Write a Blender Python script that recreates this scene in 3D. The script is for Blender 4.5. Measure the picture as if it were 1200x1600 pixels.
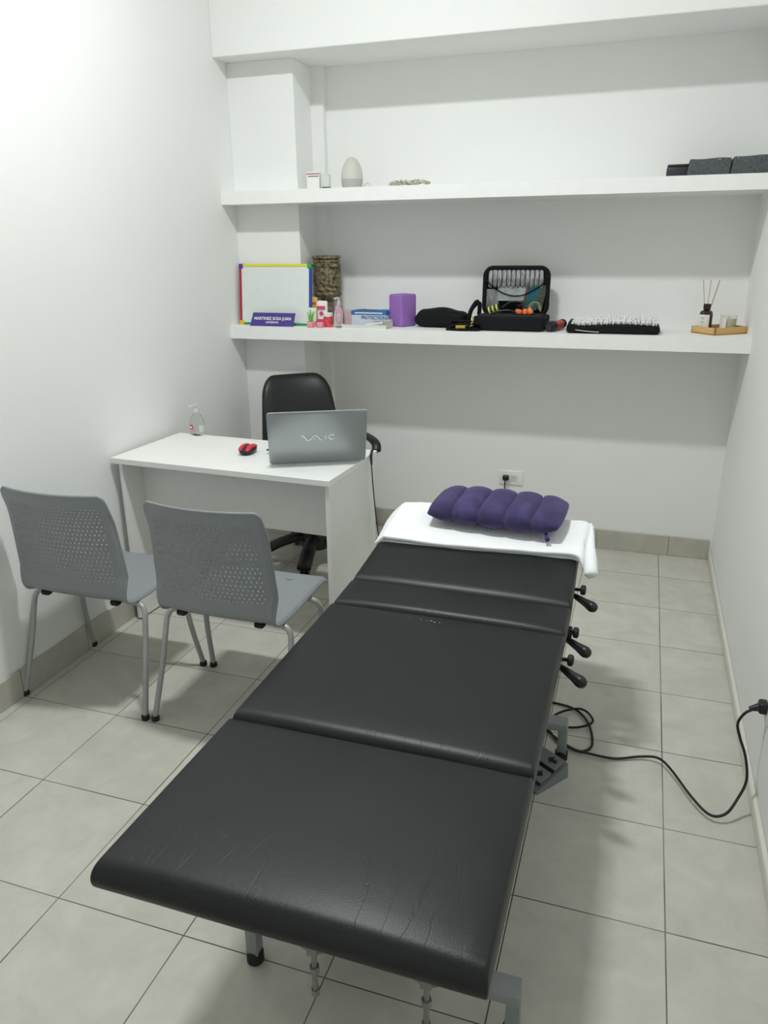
import bpy, bmesh, math, random
from mathutils import Vector, Matrix, noise
random.seed(7)
for o in list(bpy.data.objects): bpy.data.objects.remove(o)
S = bpy.context.scene; COL = S.collection
# ------------------------------------------------------------------ camera, world, light
def setup_camera():
    yaw, pit, rol = math.radians(-18.5331), math.radians(-19.2058), math.radians(-0.5823)
    F = Vector((math.sin(yaw)*math.cos(pit), math.cos(yaw)*math.cos(pit), math.sin(pit)))
    R = Vector((math.cos(yaw), -math.sin(yaw), 0)); U = R.cross(F)
    R2 = R*math.cos(rol)+U*math.sin(rol); U2 = -R*math.sin(rol)+U*math.cos(rol)
    cd = bpy.data.cameras.new('camera'); c = bpy.data.objects.new('camera', cd); COL.objects.link(c)
    cd.sensor_fit = 'VERTICAL'; cd.sensor_height = 36; cd.lens = 1194.13/1600*36
    cd.clip_start = .02
    M = Matrix((R2, U2, -F)).transposed().to_4x4(); M.translation = Vector((-.0039, -4.1837, 1.6214))
    c.matrix_world = M; S.camera = c
setup_camera()
S.view_settings.view_transform = 'Standard'; S.view_settings.look = 'None'
S.view_settings.gamma = 1; S.view_settings.use_curve_mapping = False
S.view_settings.exposure = 0.0
S.cycles.max_bounces = 14; S.cycles.diffuse_bounces = 12; S.cycles.transmission_bounces = 10; S.cycles.transparent_max_bounces = 10
w = bpy.data.worlds.new('world'); S.world = w; w.use_nodes = True
w.node_tree.nodes['Background'].inputs[0].default_value = (.9, 1, .96, 1)
w.node_tree.nodes['Background'].inputs[1].default_value = 0.0
LX, LY, LZ = -1.00, -2.15, 3.43
ld = bpy.data.lights.new('lamp_light', 'AREA'); ld.shape = 'RECTANGLE'; ld.size = .36; ld.size_y = .14
ld.energy = 51; ld.color = (.968, .99, .98)
lo = bpy.data.objects.new('lamp_light', ld); lo.location = (LX, LY, LZ); COL.objects.link(lo)

# ------------------------------------------------------------------ helpers
def tag(o, label=None, cat=None, group=None, kind=None):
    if label: o['label'] = label
    if cat: o['category'] = cat
    if group: o['group'] = group
    if kind: o['kind'] = kind
    return o
def thing(name, label, cat, loc=(0, 0, 0), rz=0, group=None):
    o = bpy.data.objects.new(name, None); o.empty_display_size = .05; COL.objects.link(o)
    o.location = loc; o.rotation_euler = (0, 0, rz)
    return tag(o, label, cat, group)
def obj(name, bm, mt, parent=None, smooth=True, loc=None, rot=None):
    me = bpy.data.meshes.new(name)
    bmesh.ops.recalc_face_normals(bm, faces=bm.faces[:])
    bm.to_mesh(me); bm.free()
    for m in (mt if isinstance(mt, (list, tuple)) else [mt]): me.materials.append(m)
    o = bpy.data.objects.new(name, me); COL.objects.link(o)
    if smooth:
        me.polygons.foreach_set('use_smooth', [True]*len(me.polygons))
        md = o.modifiers.new('es', 'EDGE_SPLIT'); md.split_angle = math.radians(38)
    if parent: o.parent = parent
    if loc: o.location = loc
    if rot: o.rotation_euler = rot
    return o
def BM(): return bmesh.new()
def box(bm, c, s, M=None, bev=0, seg=2):
    g = bmesh.ops.create_cube(bm, size=1)['verts']
    bmesh.ops.scale(bm, vec=s, verts=g); 
    if bev:
        es = list({e for v in g for e in v.link_edges})
        r = bmesh.ops.bevel(bm, geom=es, offset=bev, segments=seg, affect='EDGES', profile=.5)
        g = list({v for f in r['faces'] for v in f.verts} | {v for v in g if v.is_valid})
    bmesh.ops.translate(bm, vec=c, verts=g)
    if M: bmesh.ops.transform(bm, matrix=M, verts=g)
    return g
def bx(x0, x1, y0, y1, z0, z1, bev=0, seg=2):
    bm = BM(); box(bm, ((x0+x1)/2, (y0+y1)/2, (z0+z1)/2), (x1-x0, y1-y0, z1-z0), bev=bev, seg=seg); return bm
def catmull(P, n=8):
    P = [Vector(p) for p in P]; out = []
    for i in range(len(P)-1):
        a = P[i-1] if i else P[i]*2-P[i+1]; b = P[i]; c = P[i+1]; d = P[i+2] if i+2 < len(P) else P[i+1]*2-P[i]
        for k in range(n):
            t = k/n
            out.append(.5*((2*b)+(-a+c)*t+(2*a-5*b+4*c-d)*t*t+(-a+3*b-3*c+d)*t**3))
    out.append(P[-1]); return out
def tube(bm, P, r, seg=10, caps=True, flat=None):
    """sweep along points; r number or list; flat=(w,h) gives elliptical ribbon"""
    P = [Vector(p) for p in P]; n = len(P); rings = []; up = None
    for i in range(n):
        t = (P[min(i+1, n-1)]-P[max(i-1, 0)]).normalized()
        if up is None:
            up = Vector((0, 0, 1)) if abs(t.z) < .9 else Vector((1, 0, 0))
        s = t.cross(up).normalized(); up = s.cross(t).normalized()
        rr = r[i] if isinstance(r, (list, tuple)) else r
        a_, b_ = (rr, rr) if not flat else flat
        rings.append([bm.verts.new(P[i]+s*math.cos(2*math.pi*k/seg)*a_+up*math.sin(2*math.pi*k/seg)*b_) for k in range(seg)])
    for i in range(n-1):
        for k in range(seg):
            bm.faces.new((rings[i][k], rings[i][(k+1) % seg], rings[i+1][(k+1) % seg], rings[i+1][k]))
    if caps:
        bm.faces.new(rings[0][::-1]); bm.faces.new(rings[-1])
    return [v for g in rings for v in g]
def lathe(bm, prof, c=(0, 0, 0), seg=28, sx=1, sy=1, M=None):
    rings = []; c = Vector(c); vs = []
    for r, z in prof:
        if r < 1e-5: rings.append([bm.verts.new((c.x, c.y, c.z+z))])
        else: rings.append([bm.verts.new((c.x+r*sx*math.cos(2*math.pi*k/seg), c.y+r*sy*math.sin(2*math.pi*k/seg), c.z+z)) for k in range(seg)])
        vs += rings[-1]
    for a, b in zip(rings, rings[1:]):
        for k in range(seg):
            q = (k+1) % seg
            if len(a) == 1 and len(b) == 1: continue
            if len(a) == 1: bm.faces.new((a[0], b[k], b[q]))
            elif len(b) == 1: bm.faces.new((a[k], a[q], b[0]))
            else: bm.faces.new((a[k], a[q], b[q], b[k]))
    if len(rings[0]) > 1: bm.faces.new(rings[0][::-1])
    if len(rings[-1]) > 1: bm.faces.new(rings[-1])
    if M: bmesh.ops.transform(bm, matrix=M, verts=vs)
    return vs
def cyl_between(bm, a, b, r, r2=None, seg=14):
    a, b = Vector(a), Vector(b); d = b-a
    M = Matrix.Translation(a) @ d.to_track_quat('Z', 'Y').to_matrix().to_4x4()
    return lathe(bm, [(r, 0), (r if r2 is None else r2, d.length)], seg=seg, M=M)
def softbox(bm, s, r, n=(8, 8, 3), k=4, fn=None, M=None, q_=2):
    """rounded box centred at origin with real edge rings; fn(Vector)->Vector deforms"""
    h = [v/2 for v in s]
    def coords(H, R, m):
        R = min(R, H*.999); a = [-H+R*(1-math.cos(math.pi/2*i/k)) for i in range(k+1)]
        mid = [-H+R+(2*(H-R))*i/m for i in range(1, m)]
        return a+mid+[-q for q in a[::-1]]
    rr = r if isinstance(r, (list, tuple)) else (r, r, r)
    C_ = [coords(h[i], rr[i], n[i]) for i in range(3)]
    cache = {}
    def V(i, j, l):
        key = (i, j, l)
        if key in cache: return cache[key]
        p = Vector((C_[0][i], C_[1][j], C_[2][l]))
        q = Vector([max(-(h[a]-rr[a]), min(h[a]-rr[a], p[a])) for a in range(3)])
        d = Vector([(p[a]-q[a])/rr[a] for a in range(3)])
        if d.length > 1e-9:
            d = d/math.sqrt((abs(d.x)**q_+abs(d.y)**q_)**(2/q_)+d.z**2)
            p = q+Vector([d[a]*rr[a] for a in range(3)])
        if fn: p = fn(p)
        cache[key] = bm.verts.new(p); return cache[key]
    N = [len(c) for c in C_]
    for a in range(3):
        b, c = (a+1) % 3, (a+2) % 3
        for e in (0, N[a]-1):
            for i in range(N[b]-1):
                for j in range(N[c]-1):
                    def id_(x, y):
                        t = [0, 0, 0]; t[a] = e; t[b] = x; t[c] = y; return V(*t)
                    f = (id_(i, j), id_(i+1, j), id_(i+1, j+1), id_(i, j+1))
                    bm.faces.new(f if e else f[::-1])
    vs = list(cache.values())
    if M: bmesh.ops.transform(bm, matrix=M, verts=vs)
    return vs
def T(x, y, z): return Matrix.Translation((x, y, z))
def RX(a): return Matrix.Rotation(a, 4, 'X')
def RY(a): return Matrix.Rotation(a, 4, 'Y')
def RZ(a): return Matrix.Rotation(a, 4, 'Z')
def text_obj(name, s, size, mt, parent, M, ext=.0004, space=1.0, sx=1.0):
    cu = bpy.data.curves.new(name, 'FONT'); cu.body = s; cu.size = size; cu.extrude = ext
    cu.align_x = 'CENTER'; cu.align_y = 'CENTER'; cu.space_character = space; cu.offset = size*.022
    t = bpy.data.objects.new(name+'_src', cu); COL.objects.link(t)
    dg = bpy.context.evaluated_depsgraph_get()
    me = bpy.data.meshes.new_from_object(t.evaluated_get(dg)); bpy.data.objects.remove(t)
    me.transform(M @ Matrix.Diagonal((sx, 1, 1, 1))); me.materials.clear(); me.materials.append(mt); me.name = name
    o = bpy.data.objects.new(name, me); COL.objects.link(o); o.parent = parent
    return o
def copy_tree(o, parent=None):
    c = o.copy(); COL.objects.link(c); c.parent = parent
    for ch in list(o.children): copy_tree(ch, c)
    return c

# ------------------------------------------------------------------ materials
def mat(name, col, rough=.5, metal=0, var=0, vscale=20, bump=0, bscale=60, spec=.5, trans=0, ior=1.45, alpha=1, coat=0, detail=4, aniso=None):
    m = bpy.data.materials.new(name); m.use_nodes = True; nt = m.node_tree; b = nt.nodes['Principled BSDF']
    c = tuple(col)+(1,)
    b.inputs['Base Color'].default_value = c; b.inputs['Roughness'].default_value = rough
    b.inputs['Metallic'].default_value = metal; b.inputs['Specular IOR Level'].default_value = spec
    b.inputs['Transmission Weight'].default_value = trans; b.inputs['IOR'].default_value = ior
    b.inputs['Alpha'].default_value = alpha; b.inputs['Coat Weight'].default_value = coat
    tc = nt.nodes.new('ShaderNodeTexCoord'); mp = nt.nodes.new('ShaderNodeMapping'); nt.links.new(tc.outputs['Object'], mp.inputs[0])
    if aniso: mp.inputs['Scale'].default_value = aniso
    n = nt.nodes.new('ShaderNodeTexNoise'); n.inputs['Scale'].default_value = vscale; n.inputs['Detail'].default_value = detail
    nt.links.new(mp.outputs[0], n.inputs['Vector'])
    r = nt.nodes.new('ShaderNodeMapRange'); nt.links.new(n.outputs[0], r.inputs[0])
    r.inputs[1].default_value = .3; r.inputs[2].default_value = .7
    r.inputs[3].default_value = 1-max(var, .015); r.inputs[4].default_value = 1+max(var, .015)
    mx = nt.nodes.new('ShaderNodeVectorMath'); mx.operation = 'SCALE'; mx.inputs[0].default_value = col
    nt.links.new(r.outputs[0], mx.inputs['Scale']); nt.links.new(mx.outputs[0], b.inputs['Base Color'])
    if bump:
        n2 = nt.nodes.new('ShaderNodeTexNoise'); n2.inputs['Scale'].default_value = bscale; n2.inputs['Detail'].default_value = 6
        nt.links.new(mp.outputs[0], n2.inputs['Vector'])
        bp = nt.nodes.new('ShaderNodeBump'); bp.inputs['Strength'].default_value = bump; bp.inputs['Distance'].default_value = .002
        nt.links.new(n2.outputs[0], bp.inputs['Height']); nt.links.new(bp.outputs[0], b.inputs['Normal'])
    return m
A, B_, X0, Y0 = .38, .3771, .1889, -.3262       # floor tile grid
XL, XR, XP, YP = -2.1404, .4531, -1.7729, -.259
def tile_mat(name, base, floor=True, axis=0, off=0):
    m = bpy.data.materials.new(name); m.use_nodes = True; nt = m.node_tree; N = nt.nodes; L = nt.links; b = N['Principled BSDF']
    g = N.new('ShaderNodeNewGeometry'); sp = N.new('ShaderNodeSeparateXYZ'); L.new(g.outputs['Position'], sp.inputs[0])
    def ma(op, a, c=None):
        n = N.new('ShaderNodeMath'); n.operation = op
        for i, v in enumerate((a, c)):
            if v is None: continue
            if isinstance(v, (int, float)): n.inputs[i].default_value = v
            else: L.new(v, n.inputs[i])
        return n.outputs[0]
    def grid(sock, o, s, gw):
        t = ma('DIVIDE', ma('SUBTRACT', sock, o), s); fr = ma('SUBTRACT', t, ma('FLOOR', t)); d = ma('MINIMUM', fr, ma('SUBTRACT', 1.0, fr))
        return ma('LESS_THAN', d, gw/s/2), ma('FLOOR', t)
    gw = .0032
    gx, ix = grid(sp.outputs[0], X0+off, A, gw); gy, iy = grid(sp.outputs[1], Y0+off, B_, gw)
    if floor: gm = ma('MAXIMUM', gx, gy)
    else: gm = gx if axis == 0 else gy
    cb = N.new('ShaderNodeCombineXYZ'); L.new(ix, cb.inputs[0]); L.new(iy, cb.inputs[1])
    wn = N.new('ShaderNodeTexWhiteNoise'); L.new(cb.outputs[0], wn.inputs[0])
    # mottling, shifted per tile
    ad = N.new('ShaderNodeVectorMath'); ad.operation = 'MULTIPLY_ADD'; L.new(wn.outputs['Color'], ad.inputs[0]); ad.inputs[1].default_value = (7, 7, 7); L.new(g.outputs['Position'], ad.inputs[2])
    n1 = N.new('ShaderNodeTexNoise'); n1.inputs['Scale'].default_value = 9; n1.inputs['Detail'].default_value = 8; n1.inputs['Roughness'].default_value = .62; n1.inputs['Distortion'].default_value = .6; L.new(ad.outputs[0], n1.inputs['Vector'])
    r1 = N.new('ShaderNodeMapRange'); L.new(n1.outputs[0], r1.inputs[0]); r1.inputs[1].default_value = .3; r1.inputs[2].default_value = .7; r1.inputs[3].default_value = .9; r1.inputs[4].default_value = 1.07
    r2 = N.new('ShaderNodeMapRange'); L.new(wn.outputs['Value'], r2.inputs[0]); r2.inputs[3].default_value = .97; r2.inputs[4].default_value = 1.03
    sc = N.new('ShaderNodeVectorMath'); sc.operation = 'SCALE'; sc.inputs[0].default_value = base; L.new(ma('MULTIPLY', r1.outputs[0], r2.outputs[0]), sc.inputs['Scale'])
    n3 = N.new('ShaderNodeTexNoise'); n3.inputs['Scale'].default_value = 2.3; L.new(g.outputs['Position'], n3.inputs['Vector'])
    gr = N.new('ShaderNodeMapRange'); L.new(n3.outputs[0], gr.inputs[0]); gr.inputs[1].default_value = .35; gr.inputs[2].default_value = .62
    gc = N.new('ShaderNodeMix'); gc.data_type = 'RGBA'; L.new(gr.outputs[0], gc.inputs[0]); gc.inputs[6].default_value = (.25, .24, .2, 1); gc.inputs[7].default_value = (.06, .05, .04, 1)
    mx = N.new('ShaderNodeMix'); mx.data_type = 'RGBA'; L.new(gm, mx.inputs[0]); L.new(sc.outputs[0], mx.inputs[6]); L.new(gc.outputs[2], mx.inputs[7])
    L.new(mx.outputs[2], b.inputs['Base Color'])
    rg = N.new('ShaderNodeMapRange'); L.new(gm, rg.inputs[0]); rg.inputs[3].default_value = .33; rg.inputs[4].default_value = .9; L.new(rg.outputs[0], b.inputs['Roughness'])
    bp = N.new('ShaderNodeBump'); bp.inputs['Strength'].default_value = .5; bp.inputs['Distance'].default_value = .002; L.new(ma('SUBTRACT', 1.0, gm), bp.inputs['Height']); L.new(bp.outputs[0], b.inputs['Normal'])
    b.inputs['Specular IOR Level'].default_value = .4
    return m
def leather_mat(name, col, crease=True):
    m = mat(name, col, rough=.40, var=.1, vscale=5, bump=.0, spec=.42); nt = m.node_tree; N = nt.nodes; L = nt.links; b = N['Principled BSDF']
    tc = N.new('ShaderNodeTexCoord')
    v = N.new('ShaderNodeTexVoronoi'); v.inputs['Scale'].default_value = 420; L.new(tc.outputs['Object'], v.inputs['Vector'])
    w_ = N.new('ShaderNodeTexNoise'); w_.inputs['Scale'].default_value = 7; w_.inputs['Detail'].default_value = 3
    mp = N.new('ShaderNodeMapping'); mp.inputs['Scale'].default_value = (2.6, .35, 1); L.new(tc.outputs['Object'], mp.inputs[0]); L.new(mp.outputs[0], w_.inputs['Vector'])
    # thin crease lines where warped noise crosses .5
    s1 = N.new('ShaderNodeMath'); s1.operation = 'SUBTRACT'; L.new(w_.outputs[0], s1.inputs[0]); s1.inputs[1].default_value = .5
    ab = N.new('ShaderNodeMath'); ab.operation = 'ABSOLUTE'; L.new(s1.outputs[0], ab.inputs[0])
    cr = N.new('ShaderNodeMapRange'); L.new(ab.outputs[0], cr.inputs[0]); cr.inputs[1].default_value = 0; cr.inputs[2].default_value = .007; cr.inputs[3].default_value = 0; cr.inputs[4].default_value = 1
    b1 = N.new('ShaderNodeBump'); b1.inputs['Strength'].default_value = .2 if crease else .03; b1.inputs['Distance'].default_value = .001; L.new(cr.outputs[0], b1.inputs['Height'])
    b2 = N.new('ShaderNodeBump'); b2.inputs['Strength'].default_value = .22; b2.inputs['Distance'].default_value = .0006; L.new(v.outputs['Distance'], b2.inputs['Height']); L.new(b1.outputs[0], b2.inputs['Normal'])
    L.new(b2.outputs[0], b.inputs['Normal'])
    return m
M_wall = mat('white_wall_paint', (.815, .823, .813), .75, var=.012, vscale=1.6, bump=.12, bscale=30)
M_beam = mat('white_beam_paint', (.82, .828, .818), .75, var=.012, vscale=1.2, bump=.12, bscale=26)
M_ceil = mat('ceiling_paint', (.82, .828, .818), .85)
M_shelf = mat('shelf_white_paint', (.87, .875, .865), .5, bump=.1, bscale=22)
M_floor = tile_mat('floor_tile', (.57, .558, .495))
M_basex = tile_mat('baseboard_tile_back', (.48, .465, .41), False, 0, .045)
M_basey = tile_mat('baseboard_tile_left', (.48, .465, .41), False, 1, .0)
M_baser = mat('baseboard_white', (.68, .68, .61), .35)
M_leather = leather_mat('black_leatherette', (.0100, .0112, .0122))
M_leather2 = leather_mat('office_chair_leather', (.012, .0125, .014), False)
M_black = mat('black_plastic', (.014, .014, .015), .35)
M_blackm = mat('matt_black_plastic', (.012, .012, .013), .6)
M_rubber = mat('black_rubber', (.015, .015, .015), .7)
M_fabric = mat('black_fabric', (.010, .011, .012), .9, var=.2, vscale=90, bump=.5, bscale=300, spec=.2)
M_steel = mat('grey_painted_steel', (.26, .28, .29), .45, metal=.1)
M_zinc = mat('zinc_plated_steel', (.26, .26, .255), .5, metal=.6)
M_leg = mat('silver_painted_tube', (.37, .38, .38), .4, metal=.25)
M_chair = mat('grey_polypropylene', (.245, .262, .283), .42, bump=.06, bscale=500)
M_desk = mat('white_melamine', (.8, .81, .79), .3, bump=.02)
M_towel = mat('white_terry', (.87, .89, .90), .95, bump=.55, bscale=420, spec=.1)
M_lap = mat('laptop_silver', (.40, .43, .44), .36, metal=.45)
M_lapd = mat('laptop_dark_base', (.05, .05, .055), .4)
M_mirror = mat('bright_chrome', (.9, .9, .9), .22, metal=.6)
M_screen = mat('dark_screen', (.01, .01, .012), .15)
M_red = mat('red_plastic', (.62, .02, .045), .35)
M_clear = mat('clear_plastic', (.95, .97, .97), .06, trans=1, ior=1.12)
M_gel = mat('clear_gel', (.95, .97, .97), .05, trans=1, ior=1.08)
M_frost = mat('frosted_plastic', (.88, .9, .88), .35, trans=.6, ior=1.3)
M_white = mat('white_plastic', (.8, .81, .8), .4)
M_wlabel = mat('white_label_paper', (.78, .78, .76), .6)
M_board = mat('whiteboard_surface', (.72, .77, .74), .25)
M_ink = mat('dark_ink', (.02, .02, .02), .6)
def flat(n, c, r=.5, **k): return mat(n, c, r, **k)
M_yel, M_green, M_blue, M_rd, M_org, M_vio = (flat('yellow_trim', (.72, .68, .04)), flat('green_trim', (.03, .32, .1)), flat('blue_trim', (.025, .06, .36)), flat('crimson_trim', (.42, .02, .05)), flat('amber_corner', (.8, .45, .01)), flat('violet_corner', (.08, .04, .33)))
M_purple = mat('violet_plaque', (.075, .045, .26), .35)
M_block = mat('purple_foam', (.31, .15, .47), .8, bump=.2, bscale=200)
M_pink = flat('pink_cap', (.85, .33, .38)); M_wood = mat('bamboo_wood', (.62, .40, .16), .5, var=.12, vscale=14, aniso=(1, 8, 8))

# ------------------------------------------------------------------ room shell
def struct(name, bm, m, smooth=False):
    return tag(obj(name, bm, m, smooth=smooth), kind='structure')
YB_ = -5.2; ZC = 3.5; YS1, YS2, YF, ZB = -.4039, -.4082, -.3918, 2.5002
struct('floor', bx(XL-.12, XR+.12, YB_-.12, .12, -.1, 0), M_floor)
struct('ceiling', bx(XL-.12, XR+.12, YB_-.12, .12, ZC, ZC+.1), M_ceil)
struct('wall_back', bx(XL-.12, XR+.12, 0, .12, 0, ZC), M_wall)
struct('wall_left', bx(XL-.12, XL, YB_, 0, 0, ZC), M_wall)
struct('wall_right', bx(XR, XR+.12, YB_, 0, 0, ZC), M_wall)
struct('wall_front', bx(XL-.12, XR+.12, YB_-.12, YB_, 0, ZC), M_wall)
struct('wall_pillar', bx(XL, XP, YP, 0, 0, ZB, .002, 1), M_wall)
struct('trim_1', bx(XL, XR, YF, 0, ZB, ZC, .003, 1), M_beam)                      # boxed beam above the shelves
struct('trim_2', bx(XP, XP+.068, -.045, 0, 0, ZB), M_wall)                      # slim pipe chase beside the pillar
struct('baseboard_back', bx(XP+.068, XR-.016, -.012, 0, 0, .112, .002, 1), M_basex)
struct('baseboard_left', bx(XL, XL+.012, YB_, YP, 0, .112, .002, 1), M_basey)
bm = bx(XR-.016, XR, YB_, -.0, 0, .052, .006, 3); struct('baseboard_right', bm, M_baser, True)
def extrude_poly(P, z0, z1):
    bm = BM(); f = bm.faces.new([bm.verts.new((x, y, z0)) for x, y in P])
    r = bmesh.ops.extrude_face_region(bm, geom=[f]); bmesh.ops.translate(bm, vec=(0, 0, z1-z0), verts=[v for v in r['geom'] if isinstance(v, bmesh.types.BMVert)])
    return bm
def shelf_slab(yf, z0, z1):
    return extrude_poly([(XL, yf), (XR, yf), (XR, 0), (XP+.068, 0), (XP+.068, -.045), (XP, -.045), (XP, YP), (XL, YP)], z0, z1)
tag(obj('wall_shelf', shelf_slab(YS1, 1.8291, 1.8925), M_shelf, smooth=False), 'upper white built-in shelf holding the egg lamp and grey baskets', 'shelf')
tag(obj('wall_shelf', shelf_slab(YS2, 1.1519, 1.218), M_shelf, smooth=False), 'lower white built-in shelf holding the whiteboard and black bags', 'shelf')
# ceiling lamp fixture (out of frame)
t = thing('ceiling_lamp', 'white rectangular ceiling lamp above the treatment room', 'ceiling lamp', (LX, LY, ZC))
obj('housing', bx(-.28, .28, -.1, .1, -.05, 0, .005), M_white, t)

# ------------------------------------------------------------------ treatment table
HB = .585; PT = .063; PX0, PX1 = -.842, -.131
tb = thing('treatment_table', 'black leatherette treatment table with four cushions and grey steel base', 'treatment table', ((PX0+PX1)/2, -2.4, 0))
TCX, TCY = (PX0+PX1)/2, -2.4
def pad(y0, y1, z0, z1, crown=.010, r=.011, rf=.036, lw=0, tp=0):
    """cushion from y0 (near) to y1; top heights z0,z1"""
    W = PX1-PX0; L_ = y1-y0
    def fn(p):
        u = p.x/(W/2); v = p.y/(L_/2)
        if p.z > 0: p.z += crown*(1-u**4)*(1-v**4)
        p.x -= lw*max(0, -u)*(1-v)/2
        p.x *= 1-tp*(1+v)/2
        k = noise.noise(Vector((p.x*5+y0*3, p.y*6, 0)))*.0012
        p.z += k
        return p
    bm = BM(); vs = softbox(bm, (W, L_, PT), (r, rf, .0305), n=(22, max(6, int(L_*22)), 2), k=6, fn=fn, q_=9)
    a = math.atan2(z1-z0, L_)
    M = T(0, (y0+y1)/2-TCY, (z0+z1)/2-PT/2) @ RX(a)
    bmesh.ops.transform(bm, matrix=M, verts=bm.verts[:])
    return bm
obj('foot_cushion', pad(-3.334, -2.832, HB, HB, lw=.010), M_leather, tb)
obj('seat_cushion', pad(-2.838, -2.198, HB+.002, HB+.002, .009), M_leather, tb)
obj('narrow_cushion', pad(-2.204, -2.022, HB-.002, HB+.004, .010, rf=.03), M_leather, tb)
obj('head_cushion', pad(-2.03, -1.535, HB+.002, HB+.080, .010, rf=.04, tp=.035), M_leather, tb)
bm = BM()
for x, y, r in ((-.538, -2.262, .0022), (-.520, -2.266, .0016), (-.508, -2.262, .0032), (-.496, -2.268, .0030), (-.482, -2.266, .0022), (-.575, -2.258, .0014)):
    lathe(bm, [(r*.75, 0), (r*.75, .0006)], (x-TCX, y-TCY, HB+.0115), seg=7, sx=1.6)
tag(obj('worn_flecks', bm, mat('bare_fabric', (.34, .33, .30), .8), tb), kind='stuff')
# under-frame
bm = BM()
for x in (-.22, .22):
    box(bm, (x, -.56, HB-PT-.018), (.03, .50, .03), bev=.002)
    box(bm, (x, -.12, HB-PT-.022), (.03, .58, .03), bev=.002)
    box(bm, (x, .66, HB-PT-.0), (.03, .62, .028), M=None, bev=.002)
for y in (-.66, -.40, -.12, .16, .6): box(bm, (0, y, HB-PT-.024), (.47, .03, .028), bev=.002)
obj('top_frame', bm, M_steel, tb)
bm = BM()
for x in (-.14, .14): 
    box(bm, (0, 0, 0), (.035, .98, .022), M=T(x, -.02, .32) @ RX(.36), bev=.002)
    box(bm, (0, 0, 0), (.035, .98, .022), M=T(x*.8, -.02, .32) @ RX(-.36), bev=.002)
obj('scissor_lift', bm, M_steel, tb)
bm = BM(); cyl_between(bm, (0, -.3, .17), (0, .22, .42), .022); cyl_between(bm, (0, -.3, .17), (0, -.05, .29), .034); box(bm, (0, -.32, .19), (.1, .12, .1), bev=.01)
obj('lift_motor', bm, M_blackm, tb)
fx = (-.747-TCX, -.131-TCX); fy = (-2.973-TCY, -1.976-TCY)
bm = BM()
for x in (-.16, .16): box(bm, (x, sum(fy)/2, .128), (.045, fy[1]-fy[0], .04), bev=.003)
for y in fy: box(bm, (sum(fx)/2, y, .135), (fx[1]-fx[0]+.026, .052, .026), bev=.002)
obj('base_frame', bm, M_steel, tb)
for x in fx:
    for y in fy:
        l = obj('leg', bx(-.015, .015, -.015, .015, .022, .124, .002), M_steel, tb, loc=(x, y, 0))
        bm = BM(); lathe(bm, [(.018, 0), (.021, .004), (.021, .03), (.017, .036)], seg=16); obj('rubber_foot', bm, M_rubber, l)
# threaded rods with wing clamps under the near cushion
for x in (-.482, -.262):
    bm = BM(); cyl_between(bm, (0, 0, -.24), (0, 0, .0), .0055); lathe(bm, [(.010, -.19), (.010, -.175)], seg=6); lathe(bm, [(.0085, -.246), (.0085, -.232)], seg=6)
    r_ = obj('clamp_rod', bm, M_zinc, tb, loc=(x-TCX, -3.2-TCY, .530-.02))
    bm = BM(); box(bm, (0, 0, -.13), (.022, .022, .024), bev=.003)
    for s in (-1, 1):
        box(bm, (0, 0, 0), (.026, .013, .010), M=T(s*.019, 0, -.128) @ RY(-s*.5), bev=.003)
    obj('wing_nut', bm, M_zinc, r_)
# release levers on the right side
for k, (y, dz, big) in enumerate(((-1.815, .026, 0), (-2.055, -.008, 1), (-2.222, -.01, 0))):
    x0 = PX1-TCX-.02; yy = y-TCY; z = HB-PT-.016+dz
    bm = BM()
    a, b2 = Vector((x0, yy, z)), Vector((x0+.076, yy-.060, z-.012))
    M = T(*a) @ (b2-a).to_track_quat('Z', 'Y').to_matrix().to_4x4(); L_ = (b2-a).length
    lathe(bm, [(.0065, -.03), (.0075, .012), (.010, .03), (.0135, L_-.03), (.0175, L_-.008), (.0175, L_), (.013, L_+.010), (.005, L_+.015), (0, L_+.016)], seg=18, M=M)
    lv = obj('release_lever', bm, M_black, tb)
    bm = BM(); cyl_between(bm, (x0-.02, yy+.006, z+.012), (x0+.032, yy+.006, z+.014), .0055, seg=10)
    Mk = T(x0+.03, yy+.006, z+.014) @ RY(math.pi/2)
    vs = lathe(bm, [(.010, 0), (.0165, .003), (.0165, .014), (.011, .018), (0, .018)], seg=12, M=Mk)
    if big: box(bm, (x0+.012, yy+.02, z-.002), (.03, .055, .034), bev=.006); 
    obj('tightening_knob', bm, M_blackm, lv)

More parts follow.
